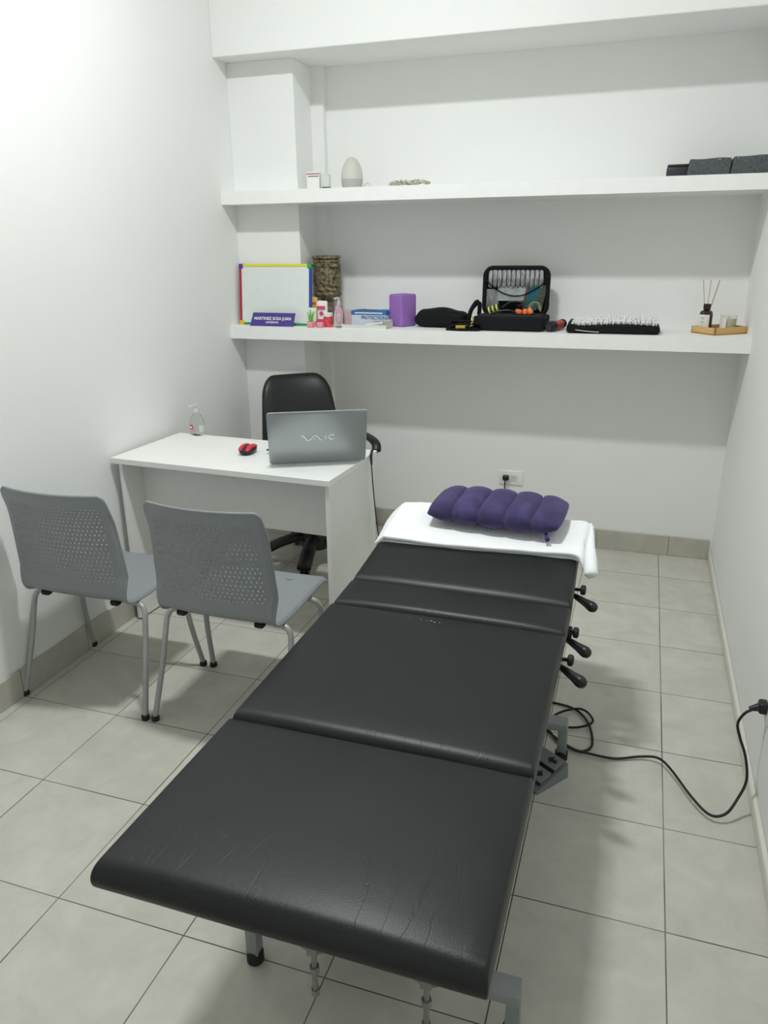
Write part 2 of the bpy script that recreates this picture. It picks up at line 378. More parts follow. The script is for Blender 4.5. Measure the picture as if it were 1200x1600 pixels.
# foot pedal beside the table
M_pedal = mat('grey_pedal_plastic', (.20, .22, .24), .45)
pd = thing('foot_pedal', 'grey foot pedal with black up and down arrows on the floor beside the table', 'foot pedal', (-.188, -2.095, 0), -.62)
bm = BM()
def wedge(bm, x0, x1, P):
    a = [bm.verts.new((x0, y, z)) for y, z in P]; b_ = [bm.verts.new((x1, y, z)) for y, z in P]
    bm.faces.new(a); bm.faces.new(b_[::-1]); n = len(P)
    for i in range(n): bm.faces.new((a[i], b_[i], b_[(i+1) % n], a[(i+1) % n]))
wedge(bm, -.07, .07, [(-.075, 0), (-.085, .012), (.09, .060), (.095, .0)])
obj('pedal_base', bm, M_pedal, pd, smooth=False)
pd.scale = (.78, .8, .9)
for yc, d in ((-.032, -1), (.045, 1)):
    Mx = T(.0, yc, .0265+(yc+.085)*.275) @ RX(.268)
    bm = BM(); box(bm, (0, 0, .006), (.13, .062, .008), M=Mx, bev=.002); pl = obj('pedal_plate', bm, M_pedal, pd, smooth=False); bm = BM(); box(bm, (0, -.0335, .003), (.13, .007, .010), M=Mx); obj('dark_gap', bm, M_blackm, pl, smooth=False)
    bm = BM(); P = [(-.008, -.022*d), (-.008, 0), (-.02, 0), (0, .024*d), (.02, 0), (.008, 0), (.008, -.022*d)]; P = [(-y*.95, x*.95) for x, y in P]
    vs = [bm.verts.new(Mx @ Vector((x+.028, y, .0108))) for x, y in P]; f = bm.faces.new(vs); r = bmesh.ops.extrude_face_region(bm, geom=[f]); bmesh.ops.translate(bm, vec=(0, 0, .0006), verts=[v for v in r['geom'] if isinstance(v, bmesh.types.BMVert)])
    obj('arrow_mark', bm, M_ink, pl, smooth=False)

# towel
def pad_top(y):
    return HB+.01+(max(0, y+2.03)/.495)*.078
def towel_sheet():
    bm = BM(); NX, NY = 64, 34; rows = []
    x0, x1 = -.853, -.097
    for j in range(NY+1):
        v = j/NY; row = []
        for i in range(NX+1):
            u = i/NX
            yf = -1.790-.012*math.sin(u*5)+(-.05*max(0, (u-.9)/.1)**2); yb = -1.528+.02*math.cos(u*4)+.03*(1-min(1, u/.14))*-1
            x = x0+(x1-x0)*u + .008*math.sin(v*5+1)
            y = yf+(yb-yf)*v
            z = pad_top(y)+.022+.003*noise.noise(Vector((x*9, y*14, 1)))+.0035*math.sin(x*16+y*30)*(.3+.7*noise.noise(Vector((x*3, y*3, 4))))
            # left edge sags
            e = max(0, (PX0+.03-x)); z -= e*1.0
            # right edge drapes down over the side of the cushion
            e = max(0, x-(PX1-.0)); z -= min(.03, e*.9)*(1.15-.5*v)
            x -= e*.10
            z += .004*math.sin(u*60+v*3)*max(0, (u-.9)*8)
            row.append(bm.verts.new((x, y, z)))
        rows.append(row)
    for j in range(NY):
        for i in range(NX): bm.faces.new((rows[j][i], rows[j][i+1], rows[j+1][i+1], rows[j+1][i]))
    return bm
tw = thing('towel', 'white folded terry towel draped over the head of the treatment table', 'towel', (-.48, -1.6, .62))
def tsheet(dx, dy, dz, th, name):
    bm = towel_sheet(); bmesh.ops.translate(bm, vec=(.48+dx, 1.6+dy, -.62+dz), verts=bm.verts[:])
    o = obj(name, bm, M_towel, tw); o.modifiers.clear()
    md = o.modifiers.new('s', 'SOLIDIFY'); md.thickness = th; md.offset = -1
    mb = o.modifiers.new('b', 'BEVEL'); mb.width = th*.45; mb.segments = 3; mb.limit_method = 'ANGLE'
    return o
tsheet(0, 0, 0, .015, 'top_fold')
tsheet(.002, .006, -.016, .012, 'lower_fold')
# thick rolled corner hanging at the right front
bm = BM(); P = catmull([(-.116, -1.56, .690), (-.108, -1.65, .688), (-.104, -1.74, .674), (-.098, -1.80, .655), (-.092, -1.845, .634), (-.088, -1.862, .618)], 6)
tube(bm, [p-Vector((-.48, -1.6, .62)) for p in P], [(.004+.018*min(1, i/(len(P)*.6)))*(1 if i < len(P)-3 else (.93, .75, .4)[i-len(P)+3]) for i in range(len(P))], seg=14)
obj('rolled_corner', bm, M_towel, tw)

# inflatable pillow
M_flock = mat('violet_flocking', (.050, .041, .115), .85, var=.35, vscale=16, bump=.12, bscale=120, spec=.25, detail=5)
M_flock.node_tree.nodes['Principled BSDF'].inputs['Sheen Weight'].default_value = .25
M_flock.node_tree.nodes['Principled BSDF'].inputs['Sheen Tint'].default_value = (.6, .5, .9, 1)
pil = thing('inflatable_pillow', 'dark violet inflatable pillow with five puffed channels lying on the white towel', 'pillow', (-.437, -1.600, .684), -.07)
bm = BM(); NX, NY = 100, 40; W, D = .476, .252
top = {}; bot = {}
for i in range(NX+1):
    for j in range(NY+1):
        u = -1+2*i/NX; v = -1+2*j/NY
        s = abs(math.sin((u+1)/2*5*math.pi)); puff = s**.42
        e = max(0, 1-abs(u)**5)**.5*max(0, 1-abs(v)**4.5)**.5
        # channels end before the front/back edge
        ch = 1-(1-puff)*(.52 if abs(u) < .95 else 0)*(1 if v < 0 else 1-.3*v)
        h = .049*e*ch
        x = u*W/2*(1-.05*(1-s)*0)*(1-.03*v*v); y = v*D/2*(.93+.07*puff)*(1-.04*u*u)
        top[i, j] = bm.verts.new((x, y, .045+h+.05*0)); 
        edge = i in (0, NX) or j in (0, NY)
        bot[i, j] = top[i, j] if edge else bm.verts.new((x, y, .045-.85*h))
for i in range(NX):
    for j in range(NY):
        bm.faces.new((top[i, j], top[i+1, j], top[i+1, j+1], top[i, j+1]))
        f = [bot[i, j], bot[i, j+1], bot[i+1, j+1], bot[i+1, j]]
        try: bm.faces.new(f)
        except ValueError: pass
o = obj('pillow_body', bm, M_flock, pil); o.modifiers.clear(); o.rotation_euler = (.07, 0, 0)
bm = BM(); cyl_between(bm, (.19, -.100, .012), (.20, -.128, .004), .006, .007, 10); cyl_between(bm, (.20, -.128, .004), (.204, -.137, .002), .009, .008, 10)
obj('air_valve', bm, M_flock, pil)

# ------------------------------------------------------------------ desk
desk = thing('desk', 'white melamine desk with laptop against the left wall', 'desk', (-2.127, -1.54, 0), -.053)
DW, DD, DZ = 1.035, .495, .773
obj('desktop', bx(0, DW, 0, DD, DZ-.025, DZ, .0015, 1), M_desk, desk, False)
obj('side_panel', bx(.028, .046, .012, DD-.012, .008, DZ-.025, .001, 1), M_desk, desk, False)
obj('side_panel', bx(DW-.024, DW-.006, .012, DD-.012, .008, DZ-.025, .001, 1), M_desk, desk, False)
obj('modesty_panel', bx(.046, DW-.024, .135, .153, .487, DZ-.025, .001, 1), M_desk, desk, False)
M_edge = mat('brown_edge_strip', (.12, .075, .05), .6)
for x in (.037, DW-.015):
    for y in (.03, DD-.03):
        bm = BM(); lathe(bm, [(.012, 0), (.012, .009)], (x, y, 0), seg=12); obj('floor_glide', bm, M_edge, desk)
bm = BM(); lathe(bm, [(.004, 0), (.004, .004)], (.075, .06, DZ-.029), seg=10); obj('screw', bm, M_ink, desk)

# ------------------------------------------------------------------ laptop
lt = thing('laptop', 'open silver laptop with a white wave logo on its lid, standing on the desk', 'laptop', (-1.247, -1.342, DZ), math.radians(26.3))
LW, LL = .397, .268
obj('keyboard_base', bx(-LW/2, LW/2, -.005, .262, .006, .029, .006, 3), M_lap, lt)
for x in (-.17, .17):
    for y in (.02, .24): bm = BM(); lathe(bm, [(.008, 0), (.008, .007)], (x, y, 0), seg=10); obj('rubber_foot', bm, M_rubber, lt)
lean = math.radians(27); Ml = T(0, -.018, .002) @ RX(lean)
bm = BM()
for r_ in range(6):
    for c_ in range(16): box(bm, (-.17+c_*.0226, .085+r_*.021, .0295), (.018, .017, .003))
box(bm, (0, .045, .0292), (.1, .05, .0015)); obj('keys', bm, M_lapd, lt, False)
bm = BM(); softbox(bm, (LW, .009, LL), (.012, .003, .014), n=(6, 1, 6), k=4, M=Ml @ T(0, 0, LL/2))
lid = obj('lid', bm, M_lap, lt)
bm = BM(); box(bm, (0, .0052, LL/2+.002), (LW-.03, .001, LL-.035), M=Ml); obj('screen', bm, M_screen, lid, False)
bm = BM(); cyl_between(bm, (-.15, 0, .02), (-.08, 0, .02), .008); obj('hinge', bm, M_lapd, lt); bm = BM(); cyl_between(bm, (.08, 0, .02), (.15, 0, .02), .008); obj('hinge', bm, M_lapd, lt)
# wave logo, on the outer face (local y = -0.0046)
def logo_pt(x, z): return Ml @ Vector((x, -.0049, z))
bm = BM(); zc = .138
wave = [(-.067, .012), (-.060, .0115), (-.052, .003), (-.044, -.009), (-.036, -.013), (-.028, -.007), (-.020, .005), (-.012, .012), (-.004, .009), (.004, -.002), (.012, -.012), (.019, -.013)]
tube(bm, [logo_pt(x, zc+z) for x, z, _ in catmull([(a, b_, 0) for a, b_ in wave], 4)], 1, seg=6, flat=(.0032, .0026))
lathe(bm, [(.0024, -.0006), (.0024, .0006)], seg=10, M=Ml @ T(-.012, -.0049, zc-.008) @ RX(math.pi/2))
tube(bm, [logo_pt(.031, zc-.011), logo_pt(.033, zc+.011)], .0024, seg=6)
tube(bm, [logo_pt(.058+.0125*math.cos(a), zc+.0115*math.sin(a)) for a in [math.radians(55+i*13) for i in range(21)]], .0023, seg=6)
obj('wave_logo', bm, M_mirror, lid)
bm = BM(); box(bm, (-LW/2-.006, .16, .018), (.014, .012, .005)); obj('usb_receiver', bm, M_black, lt, False)

cord = BM(); ca = [(-1.062, -1.165, .79), (-1.06, -1.20, .775), (-1.055, -1.205, .70), (-1.050, -1.20, .60), (-1.043, -1.19, .48), (-1.030, -1.18, .36), (-1.022, -1.175, .30), (-1.03, -1.18, .18), (-1.04, -1.2, .06), (-1.03, -1.23, .004), (-.95, -1.2, .004)]
tube(cord, catmull(ca, 6), .0026, seg=8)
ct = thing('laptop_charger_cord', 'thin black laptop cord hanging over the right edge of the desk', 'cord', (-1.05, -1.2, 0))
cord.transform(T(1.05, 1.2, 0)); obj('wire', cord, M_blackm, ct)
bm = BM(); tube(bm, [(-1.064+1.05, -1.175+1.2, .79), (-1.0605+1.05, -1.2+1.2, .775), (-1.057+1.05, -1.204+1.2, .735)], [.006, .0065, .004], seg=10); obj('plug', bm, M_black, ct)

# ------------------------------------------------------------------ mouse
ms = thing('computer_mouse', 'red and black wireless computer mouse on the white desk', 'mouse', (-1.59, -1.305, DZ), .05)
def dome(p):
    s = max(0, 1-(p.y/.056)**2)
    if p.z > 0: p.z = p.z*(.35+.65*s)*1.0
    p.x *= 1-.22*((p.y+.0)/.055)**2
    return p
bm = BM(); softbox(bm, (.062, .104, .036), (.022, .03, .016), n=(6, 8, 2), k=4, fn=dome, M=T(0, 0, .018)); obj('mouse_body', bm, M_black, ms)
for s in (-1, 1):
    bm = BM(); softbox(bm, (.0215, .098, .012), (.008, .02, .005), n=(4, 10, 1), k=3, fn=lambda p: Vector((p.x, p.y, p.z+.016*max(0, 1-(p.y/.056)**2)-.0)), M=T(s*.0155, 0, .0185) @ RY(s*.22))
    obj('red_shell', bm, M_red, ms)
bm = BM(); lathe(bm, [(.008, -.0035), (.009, 0), (.008, .0035)], seg=16, M=T(0, -.03, .026) @ RY(math.pi/2)); obj('scroll_wheel', bm, M_rubber, ms)
bm = BM(); box(bm, (-.0265, 0, .014), (.008, .06, .016), bev=.003); obj('side_grip', bm, M_steel, ms)

# ------------------------------------------------------------------ sanitizer bottle
sb = thing('hand_sanitizer_bottle', 'clear pump bottle of hand gel with red label on the desk corner by the wall', 'bottle', (-1.99, -1.06, DZ))
bm = BM(); lathe(bm, [(.030, 0), (.036, .004), (.0365, .06), (.033, .078), (.022, .096), (.012, .103), (.012, .112)], seg=28, sy=.75); obj('bottle_body', bm, M_gel, sb)
bm = BM(); lathe(bm, [(.014, .110), (.014, .122), (.008, .126), (.005, .128), (.005, .142), (.0, .142)], seg=18); tube(bm, [(0, 0, .141), (-.012, -.012, .141), (-.024, -.022, .136)], .0045, seg=8)
lathe(bm, [(.011, .139), (.012, .145), (.0, .147)], seg=16); obj('pump', bm, M_frost, sb)
bm = BM()
def curved_label(bm, r, a0, a1, z0, z1, sy=1, n=10):
    g = []
    for k in range(n+1):
        a = a0+(a1-a0)*k/n; g.append((bm.verts.new((r*math.cos(a), r*sy*math.sin(a), z0)), bm.verts.new((r*math.cos(a), r*sy*math.sin(a), z1))))
    for a, b_ in zip(g, g[1:]): bm.faces.new((a[0], b_[0], b_[1], a[1]))
curved_label(bm, .0374, math.radians(195), math.radians(262), .030, .052, .76); obj('red_label', bm, M_red, sb)
bm = BM(); curved_label(bm, .0378, math.radians(203), math.radians(252), .036, .045, .76); obj('label_print', bm, M_wlabel, sb)
bm = BM(); curved_label(bm, .037, math.radians(310), math.radians(345), .018, .05, .76); obj('back_label', bm, M_frost, sb)

# ------------------------------------------------------------------ visitor chairs
def shell_point(s, u):
    """s: 0 seat front .. 1 back top; u -1..1 across. local, chair faces +y"""
    prof = [(.275, .418), (.262, .432), (.22, .434), (.14, .430), (.05, .424), (-.04, .421), (-.11, .426), (-.150, .440), (-.174, .466), (-.186, .51), (-.193, .58), (-.200, .66), (-.209, .74), (-.220, .80), (-.229, .848)]
    t = s*(len(prof)-1); i = min(int(t), len(prof)-2); f = t-i
    def P(k): k = max(0, min(len(prof)-1, k)); return Vector((0, prof[k][0], prof[k][1]))
    a, b_, c, d = P(i-1), P(i), P(i+1), P(i+2)
    q = .5*((2*b_)+(-a+c)*f+(2*a-5*b_+4*c-d)*f*f+(-a+3*b_-3*c+d)*f**3)
    back = max(0, min(1, (q.z-.44)/.1))
    wdt = .218*(1-back)+(.232-.018*max(0, (q.z-.5)/.34))*back
    # rounded corners at both ends
    if s > .93: wdt -= .020*((s-.93)/.07)**3
    if s < .07: wdt -= .03*((.07-s)/.07)**2
    q.x = u*wdt
    q.y += back*.034*(u*u)-back*.006
    q.z += (1-back)*.008*u*u*(1 if s > .1 else .3)
    k = max(0, (abs(u)-.94)/.06)**2*(1-max(0, (s-.86)/.14))**1.5; q.y += back*.016*k; q.z -= (1-back)*.012*k*(1 if s > .06 else s/.06)
    return q
def UCOL(j, nu):
    c = [-1, -.985, -.97, -.95]; m = nu-8; c += [-.92+1.84*k/m for k in range(m+1)]+[.95, .97, .985, 1]; return c[j]
def grid_strip(s0, s1, ns, nu, holes=False):
    bm = BM(); V = {}
    for i in range(ns+1):
        for j in range(nu+1): V[i, j] = bm.verts.new(shell_point(s0+(s1-s0)*i/ns, UCOL(j, nu)))
    for i in range(ns):
        for j in range(nu): bm.faces.new((V[i, j], V[i, j+1], V[i+1, j+1], V[i+1, j]))
    return bm
SB = 7/14.                       # where seat meets the bend
def chair_back():
    """upright shell with a real field of small holes between z .52 and .80"""
    bm = BM(); sa, sb_, nr, nc = 9.15/14, 13.05/14, 19, 24; ua = .87
    cache = {}
    def V(s, u):
        k = (round(s, 5), round(u, 5))
        if k not in cache: cache[k] = bm.verts.new(shell_point(s, u))
        return cache[k]
    svals = [SB+(sa-SB)*i/8 for i in range(9)]; U0 = [-1, -.985, -.97, -.95, -.92]; US = [-ua+2*ua*j/nc for j in range(nc+1)]
    US2 = [-ua+2*ua*j/(2*nc) for j in range(2*nc+1)]; ucols = U0+US2+[.92, .95, .97, .985, 1]
    top = [sb_+(1-sb_)*i/6 for i in range(7)]
    def quads(ss, uu):
        for a, b_ in zip(ss, ss[1:]):
            for c, d in zip(uu, uu[1:]): bm.faces.new((V(a, c), V(a, d), V(b_, d), V(b_, c)))
    quads(svals, ucols); quads(top, ucols)
    rows = [sa+(sb_-sa)*i/nr for i in range(nr+1)]
    r2_ = [rows[0]+(rows[1]-rows[0])*i/2 for i in range(2*nr+1)]
    quads(r2_, U0+[-ua]); quads(r2_, [ua, .92, .95, .97, .985, 1])
    ds, du = rows[1]-rows[0], US[1]-US[0]
    for i in range(nr):
        for j in range(nc):
            s, u = rows[i]+ds/2, US[j]+du/2
            u2 = u+(du*.2 if i % 2 else -du*.2)
            sm, um = (rows[i]+rows[i+1])/2, (US[j]+US[j+1])/2
            outer = [V(rows[i], US[j]), V(rows[i], um), V(rows[i], US[j+1]), V(sm, US[j+1]), V(rows[i+1], US[j+1]), V(rows[i+1], um), V(rows[i+1], US[j]), V(sm, US[j])]
            def ring(rs, ru, off):
                o_ = []
                for k in range(8):
                    a_ = math.radians(-135+45*k)
                    q = shell_point(s+math.sin(a_)*ds*rs, u2+math.cos(a_)*du*ru); q.y += off; o_.append(bm.verts.new(q))
                return o_
            r1 = ring(.36, .30, -.0013); r2 = ring(.25, .205, -.0002)
            for k in range(8):
                q = (k+1) % 8
                bm.faces.new((outer[k], outer[q], r1[q], r1[k])); bm.faces.new((r1[k], r1[q], r2[q], r2[k]))
    return bm
CH1 = (-1.8625, -2.0)
ch = thing('visitor_chair', 'grey plastic chair with perforated back, left one against the wall', 'chair', (CH1[0], CH1[1], 0), 0, 'grey visitor chairs')
def solid(o, t=.007):
    o.modifiers.clear(); m = o.modifiers.new('s', 'SOLIDIFY'); m.thickness = t; m.offset = 0
    m = o.modifiers.new('e', 'EDGE_SPLIT'); m.split_angle = math.radians(60)
st = obj('seat', grid_strip(0, SB, 22, 24), M_chair, ch); solid(st, .009)
bk = obj('backrest', chair_back(), M_chair, ch); solid(bk, .0045)
# rolled edge bead around the shell sides
bm = BM()
tube(bm, [shell_point(i/80, -.995) for i in range(4, 79)]+[shell_point(.992, -.98+1.96*j/30) for j in range(0, 31)]+[shell_point(i/80, .995) for i in range(78, 3, -1)], .0050, seg=8)
obj('edge_rim', bm, M_chair, ch)
bm = BM(); lathe(bm, [(.0, 0), (.012, .0), (.012, .0006), (0, .0006)], (.10, .20, .4408), seg=16, sx=1.3, sy=.45)
for sx in (-1, 1):
    for fr in (-1, 1):
        Fx, Fy = .27*sx, .20*fr
        fy_ = .085 if fr < 0 else .13
        P = [(sx*.10, fr*fy_, .408), (sx*.175, fr*fy_, .409), (sx*.222, fr*(fy_+.004), .403), (sx*.241, fr*(fy_+.01), .384), (sx*.247, fr*(fy_+.02), .35), (sx*.255, fr*(fy_+.055 if fr < 0 else fy_+.03), .21), (Fx, Fy, .012)]
        bmL = BM(); tube(bmL, catmull(P, 6), .0105, seg=12)
        lg = obj('leg', bmL, M_leg, ch)
        bmF = BM(); lathe(bmF, [(.013, 0), (.015, .003), (.0145, .016), (.012, .02)], (Fx, Fy, 0), seg=16); obj('foot_cap', bmF, M_rubber, lg)
bm2 = BM()
for y in (-.06, .12): tube(bm2, [(-.11, y, .405), (.11, y, .405)], .0105, seg=10)
for x in (-.11, .11): tube(bm2, [(x, -.08, .408), (x, .12, .405)], .009, seg=10)
obj('seat_frame', bm2, M_leg, ch)
for x in (-.165, .14):
    bm3 = BM(); softbox(bm3, (.036, .03, .022), .009, n=(2, 2, 1), k=3, M=T(x, -.118, .414)); obj('rubber_bumper', bm3, M_rubber, ch)
obj('logo_mark', bm, M_steel, ch)
ch2 = copy_tree(ch); ch2.location = (-1.282, -1.998, 0); ch2.rotation_euler = (0, 0, -.015)
ch2['label'] = 'grey plastic chair with perforated back, right one beside the treatment table'

# ------------------------------------------------------------------ office chair
oc = thing('office_chair', 'black leather office chair with armrests behind the desk', 'office chair', (-1.58, -.64, 0), math.radians(38))
def bfn(p):
    # local y is thickness, back leans; narrower at top
    t = (p.z+.26)/.52; p.x *= 1-.20*max(0, t)**1.6-.03
    p.y += .10*t*t-.02+.055*(1-(p.x/.24)**2)*1.0; return p
bm = BM(); softbox(bm, (.47, .07, .56), (.085, .03, .10), n=(12, 2, 12), k=6, fn=bfn, M=T(0, .22, .685)); obj('backrest', bm, M_leather2, oc)
def sfn(p):
    if p.z > 0: p.z += .012*(1-(p.x/.25)**4)
    return p
bm = BM(); softbox(bm, (.48, .47, .085), (.06, .06, .038), n=(10, 10, 2), k=5, fn=sfn, M=T(0, -.01, .425)); obj('seat', bm, M_leather2, oc)
for s in (-1, 1):
    bm = BM(); tube(bm, catmull([(s*.305, .13, .635), (s*.312, .08, .655), (s*.312, -.04, .66), (s*.308, -.12, .652), (s*.300, -.15, .625)], 6), 1, seg=12, flat=(.024, .017))
    tube(bm, catmull([(s*.300, -.145, .63), (s*.275, -.10, .56), (s*.23, -.04, .45), (s*.19, -.02, .40)], 6), 1, seg=12, flat=(.018, .014)); obj('armrest', bm, M_black, oc)
bm = BM(); cyl_between(bm, (0, 0, .10), (0, 0, .37), .026); cyl_between(bm, (0, 0, .08), (0, 0, .22), .036, .032); box(bm, (0, 0, .365), (.18, .2, .03), bev=.008); cyl_between(bm, (.08, 0, .36), (.22, -.02, .352), .006)
obj('gas_lift', bm, M_blackm, oc)
bm = BM(); lathe(bm, [(.07, .085), (.085, .10), (.08, .16), (.05, .20)], seg=24)
for k in range(5):
    a = math.radians(-118+72*k); d = Vector((math.cos(a), math.sin(a), 0))
    P = [d*.03+Vector((0, 0, .150)), d*.12+Vector((0, 0, .142)), d*.21+Vector((0, 0, .115)), d*.29+Vector((0, 0, .075))]
    tube(bm, catmull(P, 4), 1, seg=10, flat=(.038, .026))
obj('star_base', bm, M_black, oc)
for k in range(5):
    a = math.radians(-118+72*k); d = Vector((math.cos(a), math.sin(a), 0))*.275; q = Vector((-d.y, d.x, 0)).normalized()
    bm = BM()
    for s in (-1, 1): cyl_between(bm, d+q*s*.008+Vector((0, 0, .026)), d+q*s*.022+Vector((0, 0, .026)), .026, seg=18)
    cyl_between(bm, d+Vector((0, 0, .03)), d+Vector((0, 0, .07)), .008)
    obj('caster', bm, M_black, oc)

# ------------------------------------------------------------------ outlet, table cord
ol = thing('wall_outlet', 'white double power outlet on the back wall behind the pillow', 'outlet', (-.641, 0, .369))
obj('face_plate', bx(-.067, .067, -.009, 0, -.041, .041, .004, 3), M_white, ol)
M_sock = mat('socket_insert', (.66, .67, .66), .4)
for x in (-.027, .016):
    s_ = obj('socket', bx(x-.019, x+.019, -.0115, -.009, -.019, .019, .001, 1), M_sock, ol)
    bm = BM()
    box(bm, (x-.007, -.012, .004), (.0022, .001, .009), M=None); box(bm, (x+.007, -.012, .004), (.0022, .001, .009)); box(bm, (x, -.012, -.009), (.0022, .001, .008)); obj('pin_slots', bm, M_ink, s_, False)
pc = thing('power_plug', 'black power plug and cord in the left socket of the back wall outlet', 'plug', (-.668, -.0125, .373))
bm = BM(); softbox(bm, (.036, .028, .03), .010, n=(2, 2, 2), k=3, M=T(0, -.0145, 0)); obj('plug_body', bm, M_black, pc)
bm = BM(); tube(bm, catmull([(0, -.026, -.008), (.0, -.034, -.03), (-.002, -.03, -.1), (.0, -.035, -.2), (.003, -.05, -.30), (.01, -.10, -.364), (.05, -.30, -.3685), (.12, -.6, -.3685)], 6), .0035, seg=8); obj('cord', bm, M_blackm, pc)

tc_ = thing('floor_cable', 'long black cord coiled by the table, running across the floor to the right wall', 'cord', (.2, -1.9, 0))
P = [(-.46, -1.62, .006), (-.3, -1.66, .006), (-.194, -1.656, .006), (-.108, -1.682, .008), (-.056, -1.768, .012), (-.037, -1.878, .008), (-.07, -1.922, .006), (-.128, -1.90, .008), (-.19, -1.84, .006), (-.22, -1.79, .006), (-.17, -1.795, .006), (-.11, -1.80, .010), (-.06, -1.775, .014), (-.045, -1.74, .016), (-.075, -1.69, .016), (-.115, -1.69, .016), (-.17, -1.73, .010), (-.2, -1.80, .010), (-.16, -1.88, .010), (-.10, -1.93, .014), (-.045, -1.935, .012), (.038, -1.931, .008), (.12, -1.90, .012), (.174, -1.905, .022), (.212, -1.965, .030), (.270, -2.085, .030), (.318, -2.135, .020), (.36, -2.13, .03), (.392, -2.09, .06), (.413, -2.06, .11), (.405, -2.03, .17), (.385, -2.01, .22), (.375, -2.0, .26), (.39, -1.995, .295), (.415, -1.99, .313)]
bm = BM(); tube(bm, [q-Vector((.2, -1.9, 0)) for q in catmull(P, 7)], .0042, seg=8); obj('wire', bm, M_blackm, tc_)
bm = BM(); tube(bm, [(.20, -.092, .311), (.215, -.09, .316), (.23, -.088, .32)], [.0065, .010, .014], seg=12); softbox(bm, (.03, .04, .036), .009, n=(2, 2, 2), k=3, M=T(.238, -.087, .322)); obj('plug', bm, M_black, tc_)
oo = thing('wall_outlet', 'white power outlet low on the right wall with the black plug in it', 'outlet', (XR, -1.987, .322))
obj('face_plate', bx(-.006, 0, -.03, .03, -.045, .045, .002, 2), M_white, oo)

# ------------------------------------------------------------------ lower shelf, left part
SZ, UZ = 1.218, 1.8925
wb = thing('whiteboard', 'small whiteboard with multicoloured frame leaning against the pillar on the shelf', 'whiteboard', (-1.912, -.318, SZ), .0)
WW, WH = .425, .318; Mw = RX(-.10); 
def wpart(name, x0, x1, z0, z1, m, par, d=.009):
    bm = BM(); box(bm, ((x0+x1)/2, 0, (z0+z1)/2), (x1-x0, d, z1-z0), M=Mw, bev=.0015, seg=1); return obj(name, bm, m, par, False)
wpart('board_surface', -WW/2+.006, WW/2-.006, .006, WH-.006, M_board, wb, .006)
e = .013
wpart('top_rail', -WW/2+e, WW/2-e, WH-e, WH, M_yel, wb, .012); wpart('bottom_rail', -WW/2+e, WW/2-e, 0, e, M_green, wb, .012)
wpart('left_rail', -WW/2, -WW/2+e, e, WH-e, M_rd, wb, .012); wpart('right_rail', WW/2-e, WW/2, e, WH-e, M_blue, wb, .012)
c_ = .024
for x0, z0, m in ((-WW/2-.002, WH-c_+.002, M_vio), (WW/2-c_+.002, WH-c_+.002, M_green), (-WW/2-.002, -.001, M_org), (WW/2-c_+.002, -.001, M_rd)):
    wpart('corner_cap', x0, x0+c_, z0, z0+c_, m, wb, .015)
bm = BM(); box(bm, (-.10, -.0045, .185), (.004, .001, .003), M=Mw); obj('ink_speck', bm, M_ink, wb, False)
# plaque
pq = thing('name_plaque', 'violet plaque with white lettering standing in front of the whiteboard', 'name plaque', (-1.904, -.378, SZ), -.01)
Mp = T(0, 0, 0) @ RX(-.22)
bm = BM(); P = [(-.132, 0), (.124, 0), (.135, .071), (-.115, .071)]
for y in (-.0015, .0015): pass
a_ = [bm.verts.new(Mp @ Vector((x, -.0015, z))) for x, z in P]; b_ = [bm.verts.new(Mp @ Vector((x, .0015, z))) for x, z in P]
bm.faces.new(a_); bm.faces.new(b_[::-1])
for i in range(4): bm.faces.new((a_[i], b_[i], b_[(i+1) % 4], a_[(i+1) % 4]))
obj('plaque_plate', bm, M_purple, pq, False)
text_obj('lettering', 'MARTINEZ SOSA JUAN', .0215, M_white, pq, Mp @ T(.002, -.002, .040) @ RX(math.pi/2), sx=1.0)
text_obj('lettering', 'OSTEÓPATA', .0135, M_white, pq, Mp @ T(.0, -.002, .020) @ RX(math.pi/2))
bm = BM(); box(bm, (0, .012, .012), (.05, .022, .003)); obj('stand', bm, M_purple, pq, False)
# carved pot
M_tiki = mat('carved_brown_wood', (.16, .13, .075), .55, var=.95, vscale=60, bump=.9, bscale=55, detail=3)
tp = thing('carved_vase', 'brown carved totem-like vase standing in the corner of the shelf behind the bottles', 'vase', (-1.672, -.145, SZ))
bm = BM(); prof = [(.045, 0), (.052, .01), (.05, .03), (.036, .045), (.034, .11), (.04, .135), (.068, .142), (.074, .150)]
def rib(z0, z1, r): return [(r-.006, z0), (r, z0+.004), (r, z1-.004), (r-.006, z1)]
prof += rib(.150, .170, .077)+rib(.173, .195, .075)+[(.071, .2), (.074, .22), (.073, .26), (.072, .29)]+rib(.296, .316, .0775)+rib(.320, .336, .074)+rib(.339, .356, .0775)+[(.066, .357), (.064, .33), (0, .33)]
vs = lathe(bm, prof, seg=64)
for v in vs:
    r = math.hypot(v.co.x, v.co.y)
    if .2 < v.co.z < .292 and r > .05:
        k = .004*math.sin(math.atan2(v.co.y, v.co.x)*9+v.co.z*60); v.co.x *= 1+k/r; v.co.y *= 1+k/r
obj('vase_body', bm, M_tiki, tp)
